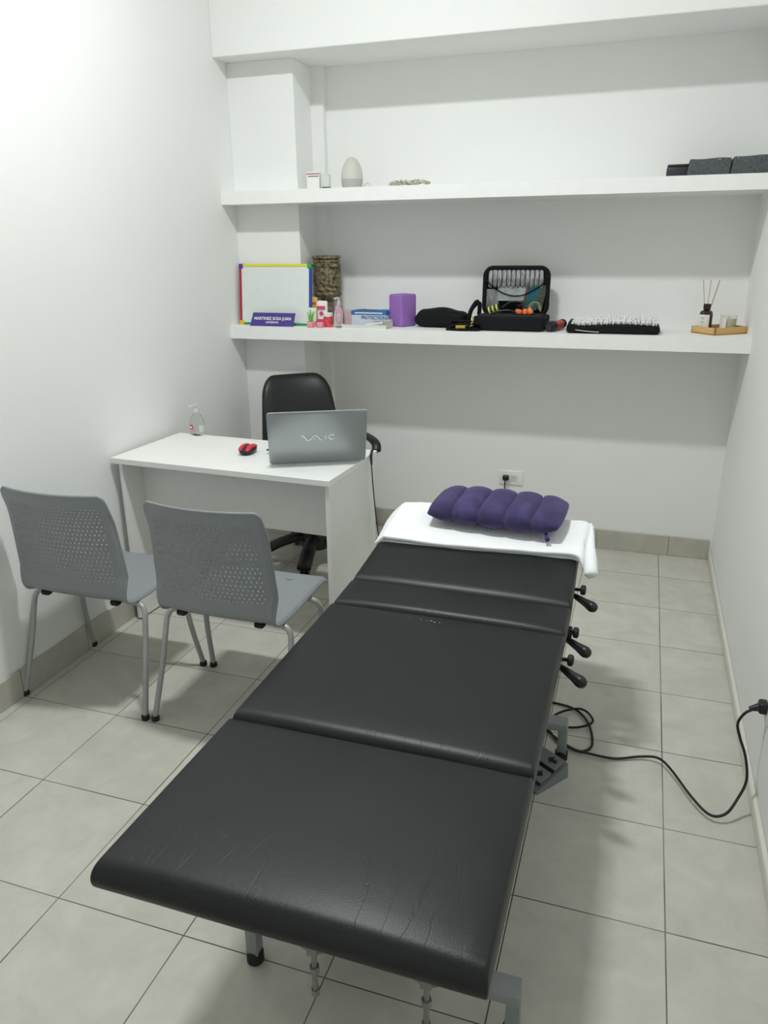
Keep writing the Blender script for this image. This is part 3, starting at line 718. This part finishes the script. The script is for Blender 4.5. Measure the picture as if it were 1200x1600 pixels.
# toiletries
def tube_bottle(name, label, cat, loc, w, h, body, cap, caph=.022, rz=0):
    t = thing(name, label, cat, loc, rz)
    bm = BM(); softbox(bm, (w, w*.62, h-caph), (w*.28, w*.28, .004), n=(4, 4, 6), k=4,
        fn=lambda p: Vector((p.x*(1+.06*(p.z/h+.5)), p.y*(1-.85*max(0, p.z/h+.35)), p.z)), M=T(0, 0, caph+(h-caph)/2))
    b = obj('tube_body', bm, body, t)
    bm = BM(); lathe(bm, [(w*.40, 0), (w*.42, .002), (w*.42, caph-.001), (w*.38, caph+.002)], seg=24); obj('cap', bm, cap, t)
    return t, b
M_ylw = flat('yellow_tube', (.75, .50, .10)); M_tan = flat('tan_label', (.45, .30, .13)); M_cream = flat('cream_tube', (.72, .74, .66)); M_leafg = flat('aloe_green', (.12, .42, .06)); M_pinkr = flat('pink_red', (.70, .07, .12)); M_darkpink = flat('deep_pink', (.62, .06, .16))
t, b = tube_bottle('lotion_tube', 'yellow lotion tube standing behind the others by the whiteboard edge', 'tube', (-1.700, -.275, SZ), .040, .148, M_ylw, M_tan)
bm = BM(); box(bm, (0, -.0165, .085), (.034, .001, .03)); obj('label', bm, M_tan, t, False)
bm = BM(); box(bm, (0, -.012, .118), (.034, .001, .008)); obj('stripe', bm, M_pinkr, t, False)
t, b = tube_bottle('cream_tube', 'cream coloured tube with green aloe leaves and pink cap standing on the shelf', 'tube', (-1.681, -.345, SZ), .046, .098, M_cream, M_pink, .024)
bm = BM()
for k, (dx, hh) in enumerate(((-.010, .045), (-.002, .06), (.008, .05))):
    tube(bm, catmull([(dx*.3, -.0175, .03), (dx, -.0185, .03+hh*.5), (dx*2.1, -.0135, .03+hh)], 5), [.006*(1-i/12)+.0008 for i in range(11)], seg=6)
obj('leaf_print', bm, M_leafg, t)
t, b = tube_bottle('hand_cream_tube', 'white cream tube with pink bands beside the brown vase', 'tube', (-1.634, -.315, SZ), .056, .132, M_white, M_pink, .022)
bm = BM(); box(bm, (0, -.0185, .098), (.046, .001, .016)); obj('pink_band', bm, M_darkpink, t, False); bm = BM(); box(bm, (0, -.0185, .032), (.046, .0012, .014)); obj('pink_band', bm, M_darkpink, t, False)
bm = BM(); lathe(bm, [(.011, -.0005), (.011, .0008)], seg=18, M=T(0, -.0178, .068) @ RX(math.pi/2)); obj('face_emblem', bm, M_darkpink, t, False)
# pink cubes
for i, (x, y, lab) in enumerate(((-1.672, -.392, 'left'), (-1.618, -.392, 'right'))):
    bm = BM(); softbox(bm, (.030, .030, .028), .004, n=(2, 2, 2), k=2, M=T(0, 0, .014))
    o = obj('pink_block', bm, M_pink, None, loc=(x, y, SZ)); tag(o, ('small pink block touching the red corner of the whiteboard' if i == 0 else 'small pink block between the aloe tube and the red jar'), 'block', 'small pink blocks')
# red jar
jr = thing('cream_jar', 'small red jar with white lid and strawberry-red label', 'jar', (-1.594, -.335, SZ))
M_jar = mat('red_jar', (.62, .06, .07), .3, var=.5, vscale=60)
bm = BM(); lathe(bm, [(.021, 0), (.025, .004), (.0255, .05), (.022, .055)], seg=28); obj('jar_body', bm, M_jar, jr)
bm = BM(); lathe(bm, [(.024, .054), (.0245, .056), (.0245, .070), (.022, .073), (0, .073)], seg=28); obj('lid', bm, M_white, jr)
# pink lotion bottle
M_pkgl = mat('pink_lotion', (.88, .50, .60), .25, coat=.3)
lb = thing('lotion_bottle', 'transparent pump bottle of pink lotion at the front edge of the shelf', 'bottle', (-1.520, -.365, SZ))
bm = BM(); softbox(bm, (.056, .034, .118), (.017, .014, .012), n=(6, 4, 10), k=4, fn=lambda p: Vector((p.x*(1-.55*max(0, (p.z+.005)/.064)**1.6), p.y*(1-.3*max(0, p.z/.06)), p.z)), M=T(0, 0, .059)); obj('bottle_body', bm, M_clear, lb)
bm = BM(); softbox(bm, (.040, .026, .098), (.017, .012, .016), n=(6, 4, 10), k=4, fn=lambda p: Vector((p.x*(1-.75*max(0, (p.z)/.05)**1.7)*(1-.35*max(0, -p.z/.05)**2), p.y, p.z)), M=T(0, 0, .066)); obj('pink_lotion', bm, M_pkgl, lb)
bm = BM(); lathe(bm, [(.010, .114), (.010, .128), (.005, .131), (.005, .150), (0, .150)], seg=16); tube(bm, [(0, 0, .15), (-.010, -.008, .151), (-.022, -.014, .147)], .0042, seg=8); obj('pump', bm, M_frost, lb)
bm = BM(); box(bm, (.006, -.0178, .052), (.013, .001, .036)); obj('label', bm, M_wlabel, lb, False)
bm = BM()
for z in (.04, .047, .054, .061): box(bm, (.006, -.0186, z), (.009, .0006, .003))
obj('label_print', bm, M_blue, lb, False)
# pinkish clear box
M_pbox = mat('translucent_pink_plastic', (.80, .55, .58), .3, trans=.35)
pbx = thing('pink_box', 'small translucent pink box behind the lotion bottle', 'box', (-1.510, -.205, SZ))
obj('box_body', bx(-.035, .035, -.022, .022, 0, .076, .003), M_pbox, pbx); obj('lid', bx(-.036, .036, -.023, .023, .068, .080, .003), M_frost, pbx)
# blue and white carton
M_cblue = flat('carton_blue', (.03, .16, .42)); M_cgrey = flat('carton_white', (.58, .64, .72)); M_tblue = flat('print_blue', (.07, .16, .40))
cb = thing('glove_carton', 'blue and white carton with torn open top, beside the purple block', 'carton', (-1.392, -.20, SZ), -.06)
obj('carton_body', bx(-.1, .1, -.055, .055, 0, .074, .001, 1), M_cgrey, cb, False)
obj('blue_top_band', bx(-.101, .101, -.0565, .056, .058, .078, .001, 1), M_cblue, cb, False)
bm = BM()
box(bm, (.065, .0, .0795), (.06, .09, .002)); obj('torn_flap', bm, M_cblue, cb, False); bm = BM(); box(bm, (-.075, .0, .0795), (.04, .09, .002)); obj('torn_flap', bm, M_cblue, cb, False)
bm = BM(); lathe(bm, [(.04, 0), (.04, .0012)], (0, 0, .078), seg=24, sx=1.2, sy=.7); obj('opening', bm, M_ink, cb, False)
text_obj('lettering', 'PROTECTION', .023, M_tblue, cb, T(.028, -.0562, .044) @ RX(math.pi/2))
bm = BM(); box(bm, (0, -.0575, .068), (.16, .0008, .006)); obj('small_print', bm, M_white, cb, False)
# papers / open booklet
M_paper = mat('grey_white_paper', (.66, .67, .64), .7)
bk_ = thing('paper_tray', 'shallow white paper tray with a curled sheet in front of the blue carton', 'tray', (-1.375, -.33, SZ), .02)
bm = BM(); box(bm, (0, 0, .003), (.24, .13, .006)); box(bm, (0, -.064, .010), (.24, .003, .02)); obj('tray_body', bm, M_paper, bk_, False)
bm = BM(); 
for (x0, z0, x1, z1) in ((-.03, .012, .105, .018),):
    n = 12; g = []
    for i in range(n+1):
        t_ = i/n; x = x0+(x1-x0)*t_; z = z0+.020*math.sin(t_*math.pi*.62)+.004*math.sin(t_*9)
        g.append((bm.verts.new((x, -.045, z*(.75))), bm.verts.new((x+.02, .05, z+.006))))
    for a, b_ in zip(g, g[1:]): bm.faces.new((a[0], b_[0], b_[1], a[1]))
sh_ = obj('curled_sheet', bm, M_paper, bk_); md = sh_.modifiers.new('s', 'SOLIDIFY'); md.thickness = .0012
bm = BM(); box(bm, (0, 0, 0), (.058, .0025, .034), M=T(.120, -.040, .022) @ RZ(.75) @ RX(.15)); obj('grey_flap', bm, mat('grey_card', (.42, .42, .40), .7), bk_, False)
# purple foam block
bm = BM(); softbox(bm, (.098, .112, .164), .010, n=(3, 3, 3), k=4, M=T(0, 0, .082))
o = obj('foam_block', bm, M_block, None, loc=(-1.224, -.20, SZ), rot=(0, 0, -.50)); tag(o, 'purple foam yoga block standing upright between the carton and the black pouch', 'yoga block')
# black pouch
bp = thing('toiletry_pouch', 'soft black zipped pouch lying beside the purple block', 'pouch', (-1.010, -.215, SZ), -.13)
def pfn(p):
    p.x *= .90; a = p.x/.17; p.z *= 1-.18*a*a; p.z += .006*noise.noise(Vector((p.x*14, p.y*14, p.z*10))); p.y += .005*noise.noise(Vector((p.x*12, 3, p.z*18)))
    if p.z > .02: p.z += .006*math.cos(p.x*26)
    if p.z > 0 and p.x < -.105: p.z -= (-.105-p.x)*.5
    return p
bm = BM(); softbox(bm, (.31, .12, .096), (.04, .045, .036), n=(18, 8, 3), k=6, fn=pfn, M=T(0, 0, .046)); obj('pouch_body', bm, M_fabric, bp)
bm = BM(); tube(bm, catmull([(-.12, -.03, .066), (-.06, -.035, .091), (.02, -.035, .086), (.09, -.035, .086), (.115, -.03, .078)], 5), .0028, seg=6); obj('zipper', bm, M_blackm, bp)
bm = BM(); lathe(bm, [(.028, 0), (.030, .003), (.026, .006), (0, .006)], seg=20, sy=1.1, M=T(.130, -.0, .045) @ RY(math.pi/2)); obj('end_patch', bm, M_blackm, bp)
# tool case
cs = thing('therapy_case', 'open black soft case with clear pocket in its raised lid', 'case', (-.640, -.245, SZ), -.015)
bm = BM(); softbox(bm, (.352, .215, .070), (.022, .022, .012), n=(10, 6, 2), k=5, fn=lambda p: Vector((p.x*(1+.02*(p.z/.035)), p.y, p.z)), M=T(0, 0, .035)); 
obj('case_base', bm, M_fabric, cs)
bm = BM(); box(bm, (0, -.01, .071), (.30, .15, .006), bev=.002); obj('inner_tray', bm, M_blackm, cs, False)
bm = BM()
def rrect(w, h, r, n=8):
    o = []
    for cx, cz, a0 in ((w/2-r, h/2-r, 0), (-w/2+r, h/2-r, 90), (-w/2+r, -h/2+r, 180), (w/2-r, -h/2+r, 270)):
        for k in range(n+1):
            a = math.radians(a0+90*k/n); o.append((cx+r*math.cos(a), cz+r*math.sin(a)))
    return o
Ml2 = T(0, .108, .07) @ RX(-.05) @ T(-.004, 0, .108)
LWd, LHt = .340, .246
P = rrect(LWd-.02, LHt-.02, .04); P.append(P[0])
loop = [Ml2 @ Vector((x, 0, z)) for x, z in P]
tube(bm, loop, 1, seg=8, flat=(.012, .012)); lidc = obj('lid_rim', bm, M_fabric, cs)
def plate(name, w, h, r, y, t_, m, par, dz=0, M=Ml2):
    bm = BM(); P = rrect(w, h, r); a = [bm.verts.new(M @ Vector((x, y-t_/2, z+dz))) for x, z in P]; b = [bm.verts.new(M @ Vector((x, y+t_/2, z+dz))) for x, z in P]
    bm.faces.new(a); bm.faces.new(b[::-1]); n = len(P)
    for i in range(n): bm.faces.new((a[i], b[i], b[(i+1) % n], a[(i+1) % n]))
    return obj(name, bm, m, par, False)
plate('lid_back', LWd-.02, LHt-.02, .04, .008, .004, M_fabric, cs)
M_foil = mat('silver_sachet', (.36, .37, .38), .22, metal=.35, var=.5, vscale=25, bump=.6, bscale=30, aniso=(6, 1, 1))
M_foil2 = mat('pale_sachet', (.62, .64, .65), .35, var=.25, vscale=40)
M_teal = flat('teal_booklet', (.03, .17, .22)); M_brn = mat('brown_edge', (.13, .12, .08), .5, var=.5, vscale=120)
# row of clear vial shapes in the pocket
bm = BM()
for k in range(12):
    x = -.132+k*.0235
    lathe(bm, [(.003, 0), (.009, .004), (.0105, .02), (.0105, .085), (.006, .095), (0, .098)], seg=12, M=Ml2 @ T(x, -.002, .015+.002*math.sin(k*2.1)) @ Matrix.Diagonal((1, .5, 1, 1)))
obj('clear_vials', bm, M_foil, cs)
bm = BM(); box(bm, (-.015, -.001, -.012), (.15, .003, .07), M=Ml2); obj('pale_packet', bm, M_foil2, cs, False)
bm = BM(); box(bm, (-.12, .0, -.04), (.07, .003, .10), M=Ml2); obj('grey_packet', bm, M_foil, cs, False)
bm = BM(); box(bm, (0, 0, 0), (.062, .004, .125), M=Ml2 @ T(.088, -.004, -.025) @ RY(.17), bev=.001, seg=1); tbk = obj('teal_booklet', bm, M_teal, cs, False)
bm = BM(); box(bm, (0, 0, 0), (.014, .0045, .125), M=Ml2 @ T(.055, -.0045, -.02) @ RY(.17)); box(bm, (0, 0, 0), (.03, .004, .12), M=Ml2 @ T(.132, -.003, -.03) @ RY(.17)); obj('patterned_edge', bm, M_brn, tbk, False)
bm = BM(); tube(bm, [Ml2 @ Vector((x, -.010, z)) for x, z, _ in catmull([(-.160, .062, 0), (-.125, .028, 0), (-.08, -.002, 0), (-.02, -.022, 0), (.04, -.018, 0), (.10, .012, 0), (.135, .035, 0), (.163, .066, 0)], 5)], .0032, seg=6); obj('pocket_edge', bm, M_fabric, cs)
M_vinyl = mat('clear_vinyl', (.93, .95, .95), .08, trans=1, ior=1.05, bump=.4, bscale=35)
plate('clear_pocket', LWd-.045, .185, .03, -.009, .001, M_vinyl, cs, -.03)
bm = BM(); tube(bm, catmull([(-.10, -.06, .076), (-.06, -.055, .092), (0, -.05, .096), (.03, -.045, .085)], 5), .004, seg=8); obj('cable', bm, M_black, cs)
bm = BM(); tube(bm, catmull([(-.06, .06, .10), (-.02, .06, .128), (.03, .055, .13), (.05, .05, .118), (.02, .05, .11)], 5), .0045, seg=8); obj('cable', bm, M_black, cs)
# two handles arching at the left of the case
for k, (x, y, rz_) in enumerate(((-.175, -.02, .35), (-.18, .03, .15))):
    bm = BM(); tube(bm, [T(x, y, 0) @ RZ(rz_) @ q for q in catmull([(-.042, 0, .008), (-.040, .004, .05), (-.030, .004, .09), (-.008, .0, .128-.012*k), (.006, 0, .135-.012*k), (.012, .0, .115), (.010, 0, .07)], 6)], 1, seg=8, flat=(.005, .0085)); obj('handle', bm, M_fabric, cs)
# contents (lie in the case: top level)
M_lime = flat('lime_stripe', (.55, .62, .10))
gr = thing('striped_grip', 'black roll with lime yellow stripes sticking out of the open case', 'hand grip', (-.728, -.262, SZ+.075), 0)
Mg = T(0, 0, .022) @ RY(-.35) @ RX(.9)
bm = BM(); lathe(bm, [(.014, -.03), (.019, -.026), (.019, .026), (.014, .03)], seg=20, M=Mg @ RY(math.pi/2)); obj('roll_body', bm, M_blackm, gr)
for x in (-.020, .0, .020):
    bm = BM(); lathe(bm, [(.0205, -.0042), (.0205, .0042)], seg=20, M=Mg @ T(x, 0, 0) @ RY(math.pi/2)); obj('lime_stripe', bm, M_lime, gr)
M_or = mat('orange_rubber', (.85, .20, .06), .45)
for i, (x, w_, hh, lab) in enumerate(((-.605, .034, .024, 'leftmost orange rubber piece in the open case, by the cable'), (-.571, .022, .026, 'middle orange rubber piece in the open case, the squarest one'), (-.541, .028, .034, 'rightmost orange rubber piece in the open case, beneath the clear bag'))):
    bm = BM()
    if i == 1: softbox(bm, (w_, .022, hh), .005, n=(2, 2, 2), k=3, M=T(0, 0, hh/2))
    else:
        lathe(bm, [(.006, 0), (.014, .004), (.017, .012), (.014, .022), (.006, hh)], seg=16, sx=1.15 if i == 0 else .9, M=T(0, 0, .0) @ RY(.25-.3*i))
    o = obj('rubber_piece', bm, M_or, None, loc=(x, -.262, SZ+.076)); tag(o, lab, 'rubber piece', 'orange rubber pieces in the case')
bm = BM()
for k in range(4):
    a = .1*k; tube(bm, [(.030*math.cos(t_)*(1-.12*k), .006*k-.01, .022+.034*math.sin(t_)*(1-.1*k)) for t_ in [math.radians(-20+11*q+6*k) for q in range(18)]], .0022, seg=6)
o = obj('cable_coil', bm, mat('olive_translucent', (.35, .34, .16), .35), None, loc=(-.528, -.232, SZ+.078)); tag(o, 'small coil of olive tubing at the right end of the open case', 'coil')
# strap heap
st_ = thing('strap_bundle', 'bundle of black and yellow straps lying at the front of the shelf', 'straps', (-.862, -.338, SZ), 0)
bm = BM(); 
for k in range(5):
    pts_ = [(-.085+.02*random.random(), -.03+.02*k*.5, .006+.004*k)]
    for q in range(4): pts_.append((-.06+.04*q+.02*random.random(), -.035+.06*random.random(), .008+.007*k+.012*random.random()))
    pts_.append((.075+.012*random.random(), -.02+.03*random.random(), .008+.006*k)); tube(bm, catmull(pts_, 5), 1, seg=6, flat=(.011, .0035))
tube(bm, catmull([(-.08, -.03, .006), (.0, -.045, .006), (.08, -.035, .006)], 6), 1, seg=6, flat=(.012, .005))
obj('black_straps', bm, M_fabric, st_)
M_ystrap = flat('ochre_strap', (.50, .32, .04))
bm = BM(); tube(bm, catmull([(-.028, -.052, .020), (-.005, -.056, .022), (.018, -.052, .021)], 4), 1, seg=6, flat=(.004, .008)); tube(bm, catmull([(.045, -.02, .03), (.052, -.024, .05), (.05, -.02, .066)], 4), 1, seg=6, flat=(.006, .004)); obj('yellow_strap', bm, M_ystrap, st_)
# red-black roller
rl = thing('grip_roller', 'red and black cylindrical hand roller lying beside the case', 'roller', (-.425, -.25, SZ), 0)
Mr = T(-.015, -.09, .026) @ RZ(-.26) @ RX(-math.pi/2)
bm = BM(); lathe(bm, [(.013, .002), (.020, 0), (.0245, .004), (.0255, .03), (.0225, .058), (.020, .066)], seg=24, M=Mr); obj('black_end', bm, M_blackm, rl)
bm = BM(); lathe(bm, [(.0195, .062), (.021, .07), (.0205, .15), (.0195, .158)], seg=24, M=Mr); obj('red_sleeve', bm, mat('coral_sleeve', (.52, .09, .07), .55), rl)
bm = BM(); lathe(bm, [(.020, .155), (.0225, .16), (.0225, .178), (.018, .186), (0, .186)], seg=24, M=Mr); obj('black_end', bm, M_blackm, rl)
bm = BM(); lathe(bm, [(.0125, -.001), (.0125, .0035)], seg=20, M=Mr); obj('bore', bm, M_ink, rl)
# spiky mat
mt_ = thing('acupressure_mat', 'folded black mat covered with white plastic spikes on the shelf', 'acupressure mat', (-.147, -.255, SZ), .02)
bm = BM(); softbox(bm, (.425, .22, .040), (.02, .02, .014), n=(16, 8, 2), k=4, fn=lambda p: Vector((p.x, p.y, p.z+(.006*math.sin(p.x*11+1) if p.z > 0 else 0)+(.022*max(0, -(p.x+.16)/.05) if p.z > 0 else 0)*(1 if p.x > -.205 else .4))), M=T(0, 0, .020)); obj('black_mat', bm, M_fabric, mt_)
bm = BM(); tube(bm, catmull([(-.17, -.108, .017), (-.12, -.1135, .012), (-.06, -.1135, .009)], 5), 1, seg=6, flat=(.003, .0015)); obj('white_seam', bm, M_white, mt_)
bm = BM()
for i in range(30):
    for j in range(9):
        x = -.182+i*.0129+.002*random.random(); y = -.090+j*.022+(.01 if i % 2 else 0); z = .041+.006*math.sin(x*11+1)+.010*random.random()*(j > 1)
        tilt = RX(random.uniform(.2, .9) if j < 2 else random.uniform(-.3, .3)) @ RY(random.uniform(-.4, .4))
        lathe(bm, [(.0085, 0), (.0088, .004), (.0075, .012), (.0050, .018), (0, .020)], seg=6, M=T(x, y, z) @ tilt @ RZ(random.uniform(-.6, .6)) @ Matrix.Diagonal((.68, 1, 1, 1)))
tag(obj('white_spikes', bm, M_white, mt_), kind='stuff')
# bamboo tray, diffuser, candle
ty = thing('bamboo_tray', 'small bamboo tray set cornerwise at the right end of the shelf', 'tray', (.333, -.205, SZ), math.radians(-50))
a0, b0, hh = .150, .200, .033
obj('tray_floor', bx(-a0/2, a0/2, -b0/2, b0/2, 0, .007), M_wood, ty, False)
for x0, x1, y0, y1 in ((-a0/2, -a0/2+.009, -b0/2, b0/2), (a0/2-.009, a0/2, -b0/2, b0/2), (-a0/2, a0/2, -b0/2, -b0/2+.009), (-a0/2, a0/2, b0/2-.009, b0/2)):
    obj('tray_wall', bx(x0, x1, y0, y1, 0, hh, .001, 1), M_wood, ty, False)
M_amber = mat('dark_amber_glass', (.035, .010, .008), .12, coat=.4)
df = thing('reed_diffuser', 'dark amber reed diffuser bottle with white label and three reeds standing on the bamboo tray', 'diffuser', (.268, -.185, SZ+.0075), 0)
bm = BM(); lathe(bm, [(.026, 0), (.030, .004), (.030, .078), (.026, .090), (.013, .098), (.012, .103)], seg=30); obj('bottle_body', bm, M_amber, df)
bm = BM(); lathe(bm, [(.0165, .100), (.0165, .122), (.013, .124), (.006, .124)], seg=24); obj('collar', bm, M_black, df)
bm = BM(); curved_label(bm, .0306, math.radians(185), math.radians(298), .008, .076); obj('label', bm, M_wlabel, df)
bm = BM()
for z, a1, a2 in ((.062, 215, 262), (.056, 225, 255), (.044, 220, 260), (.038, 230, 252), (.02, 238, 243)): curved_label(bm, .0309, math.radians(a1), math.radians(a2), z, z+.0022 if z > .021 else z+.008, 1, 4)
obj('label_print', bm, mat('grey_print', (.25, .26, .26), .6), df)
for x, y, mm in ((-.030, .0, 0), (.004, .01, 0), (.040, -.01, 1)):
    bm = BM(); cyl_between(bm, (x*.1, 0, .05), (x, y, .232), .0017, seg=8); obj('reed', bm, mat('reed_brown', (.30, .13, .08) if mm else (.50, .38, .28), .7), df)
cd_ = thing('candle_glass', 'cream candle in a clear glass standing on the bamboo tray', 'candle', (.368, -.20, SZ+.0075), 0)
bm = BM(); lathe(bm, [(.030, 0), (.033, .003), (.037, .076), (.0345, .076), (.031, .012), (0, .010)], seg=32); obj('glass', bm, mat('candle_glass_clear', (.95, .96, .95), .05, trans=1, ior=1.3), cd_)
bm = BM(); lathe(bm, [(.0305, .012), (.0335, .060), (0, .059)], seg=32); obj('wax', bm, mat('cream_wax', (.80, .74, .58), .5), cd_)
bm = BM(); cyl_between(bm, (0, 0, .055), (.001, 0, .070), .001, seg=6); obj('wick', bm, M_ink, cd_)
bm = BM(); curved_label(bm, .0372, math.radians(180), math.radians(250), .014, .062); obj('label', bm, M_wlabel, cd_)

# ------------------------------------------------------------------ upper shelf
mb_ = thing('medicine_box', 'small white carton with a red stripe on the upper shelf beside the pillar', 'box', (-1.700, -.21, UZ), .12)
obj('carton', bx(-.033, .033, -.02, .02, 0, .092, .001, 1), M_wlabel, mb_, False)
bm = BM(); box(bm, (0, -.0205, .082), (.066, .001, .006)); obj('red_stripe', bm, mat('dull_red', (.42, .16, .18), .6), mb_, False)
bm = BM(); box(bm, (.002, -.0206, .070), (.056, .001, .004)); box(bm, (0, -.0002, .0925), (.05, .02, .001)); obj('dark_print', bm, mat('grey_ink', (.12, .11, .11), .6), mb_, False)
sm = thing('clear_jar', 'small translucent jar with dark base on the upper shelf beside the medicine box', 'jar', (-1.635, -.20, UZ), 0)
bm = BM(); softbox(bm, (.038, .036, .072), .005, n=(2, 2, 2), k=3, M=T(0, 0, .045)); obj('jar_body', bm, M_frost, sm)
obj('base', bx(-.019, .019, -.018, .018, 0, .020, .002), mat('slate_base', (.13, .14, .15), .5), sm)
eg = thing('egg_lamp', 'egg-shaped aroma lamp with white dome and grey base on the upper shelf', 'lamp', (-1.497, -.19, UZ), 0)
bm = BM(); lathe(bm, [(.040, 0), (.048, .006), (.054, .03), (.0555, .052)], seg=40); obj('grey_base', bm, mat('warm_grey_plastic', (.42, .42, .40), .5), eg)
bm = BM(); lathe(bm, [(.0555, .052), (.0545, .075), (.050, .10), (.041, .125), (.028, .144), (.014, .154), (0, .157)], seg=40); obj('dome', bm, mat('ivory_dome', (.56, .56, .51), .5), eg)
bm = BM(); tube(bm, catmull([(.045, .03, .012), (.075, .02, .034), (.095, .0, .026), (.11, -.02, .003), (.14, .02, .003)], 6), .0022, seg=6); obj('cord', bm, mat('white_cord', (.6, .6, .58), .5), eg)
bm = BM(); M_vine = mat('pale_green_vine', (.42, .43, .34), .7, var=.35, vscale=60)
for k in range(9):
    x = -.075+.15*random.random(); P = []
    for q in range(7): P.append((x+.028*math.cos(q*1.3+k)+.004*q-.01, .02*math.sin(q*1.7+k*2), .010+.016*abs(math.sin(q*1.1+k))+.014*random.random()))
    tube(bm, catmull(P, 5), .0042+.002*random.random(), seg=6)
o = obj('cord_tangle', bm, M_vine, None, loc=(-1.185, -.19, UZ)); tag(o, 'loose tangle of pale cord on the upper shelf', 'cord')
M_bask = mat('grey_woven', (.085, .092, .10), .9, var=.35, vscale=160, bump=.8, bscale=220, aniso=(1, 1, .5))
bb = thing('black_box', 'low black box beside the grey baskets on the upper shelf', 'box', (.071, -.2, UZ), 0)
obj('box_body', bx(-.046, .046, -.07, .07, 0, .046, .004), mat('charcoal_box', (.025, .028, .034), .5), bb); obj('lid', bx(-.044, .046, -.07, .07, .046, .057, .004), M_black, bb)
def basket(x, lab, w_, h_):
    t = thing('storage_basket', lab, 'basket', (x, -.2, UZ), 0, 'grey baskets on the upper shelf')
    bm = BM(); softbox(bm, (w_, .2, h_), (.008, .008, .004), n=(6, 6, 3), k=2, fn=lambda p: Vector((p.x*(1+.02*p.z/h_)+(.012*(p.z/h_+.5)-.012 if p.x < 0 else 0), p.y, p.z+(.002*math.sin(p.x*40) if p.z > 0 else 0))), M=T(0, 0, h_/2)); obj('basket_body', bm, M_bask, t)
    bm = BM(); lathe(bm, [(.004, 0), (.004, .002), (0, .003)], seg=10, M=T(.035 if w_ > .16 else -.062, -.101, h_-.006) @ RX(math.pi/2)); obj('rivet', bm, M_zinc, t)
    return t
basket(.202, 'grey woven basket on the upper shelf beside the black box', .166, .073)
basket(.372, 'grey woven basket on the upper shelf against the right wall', .152, .078)
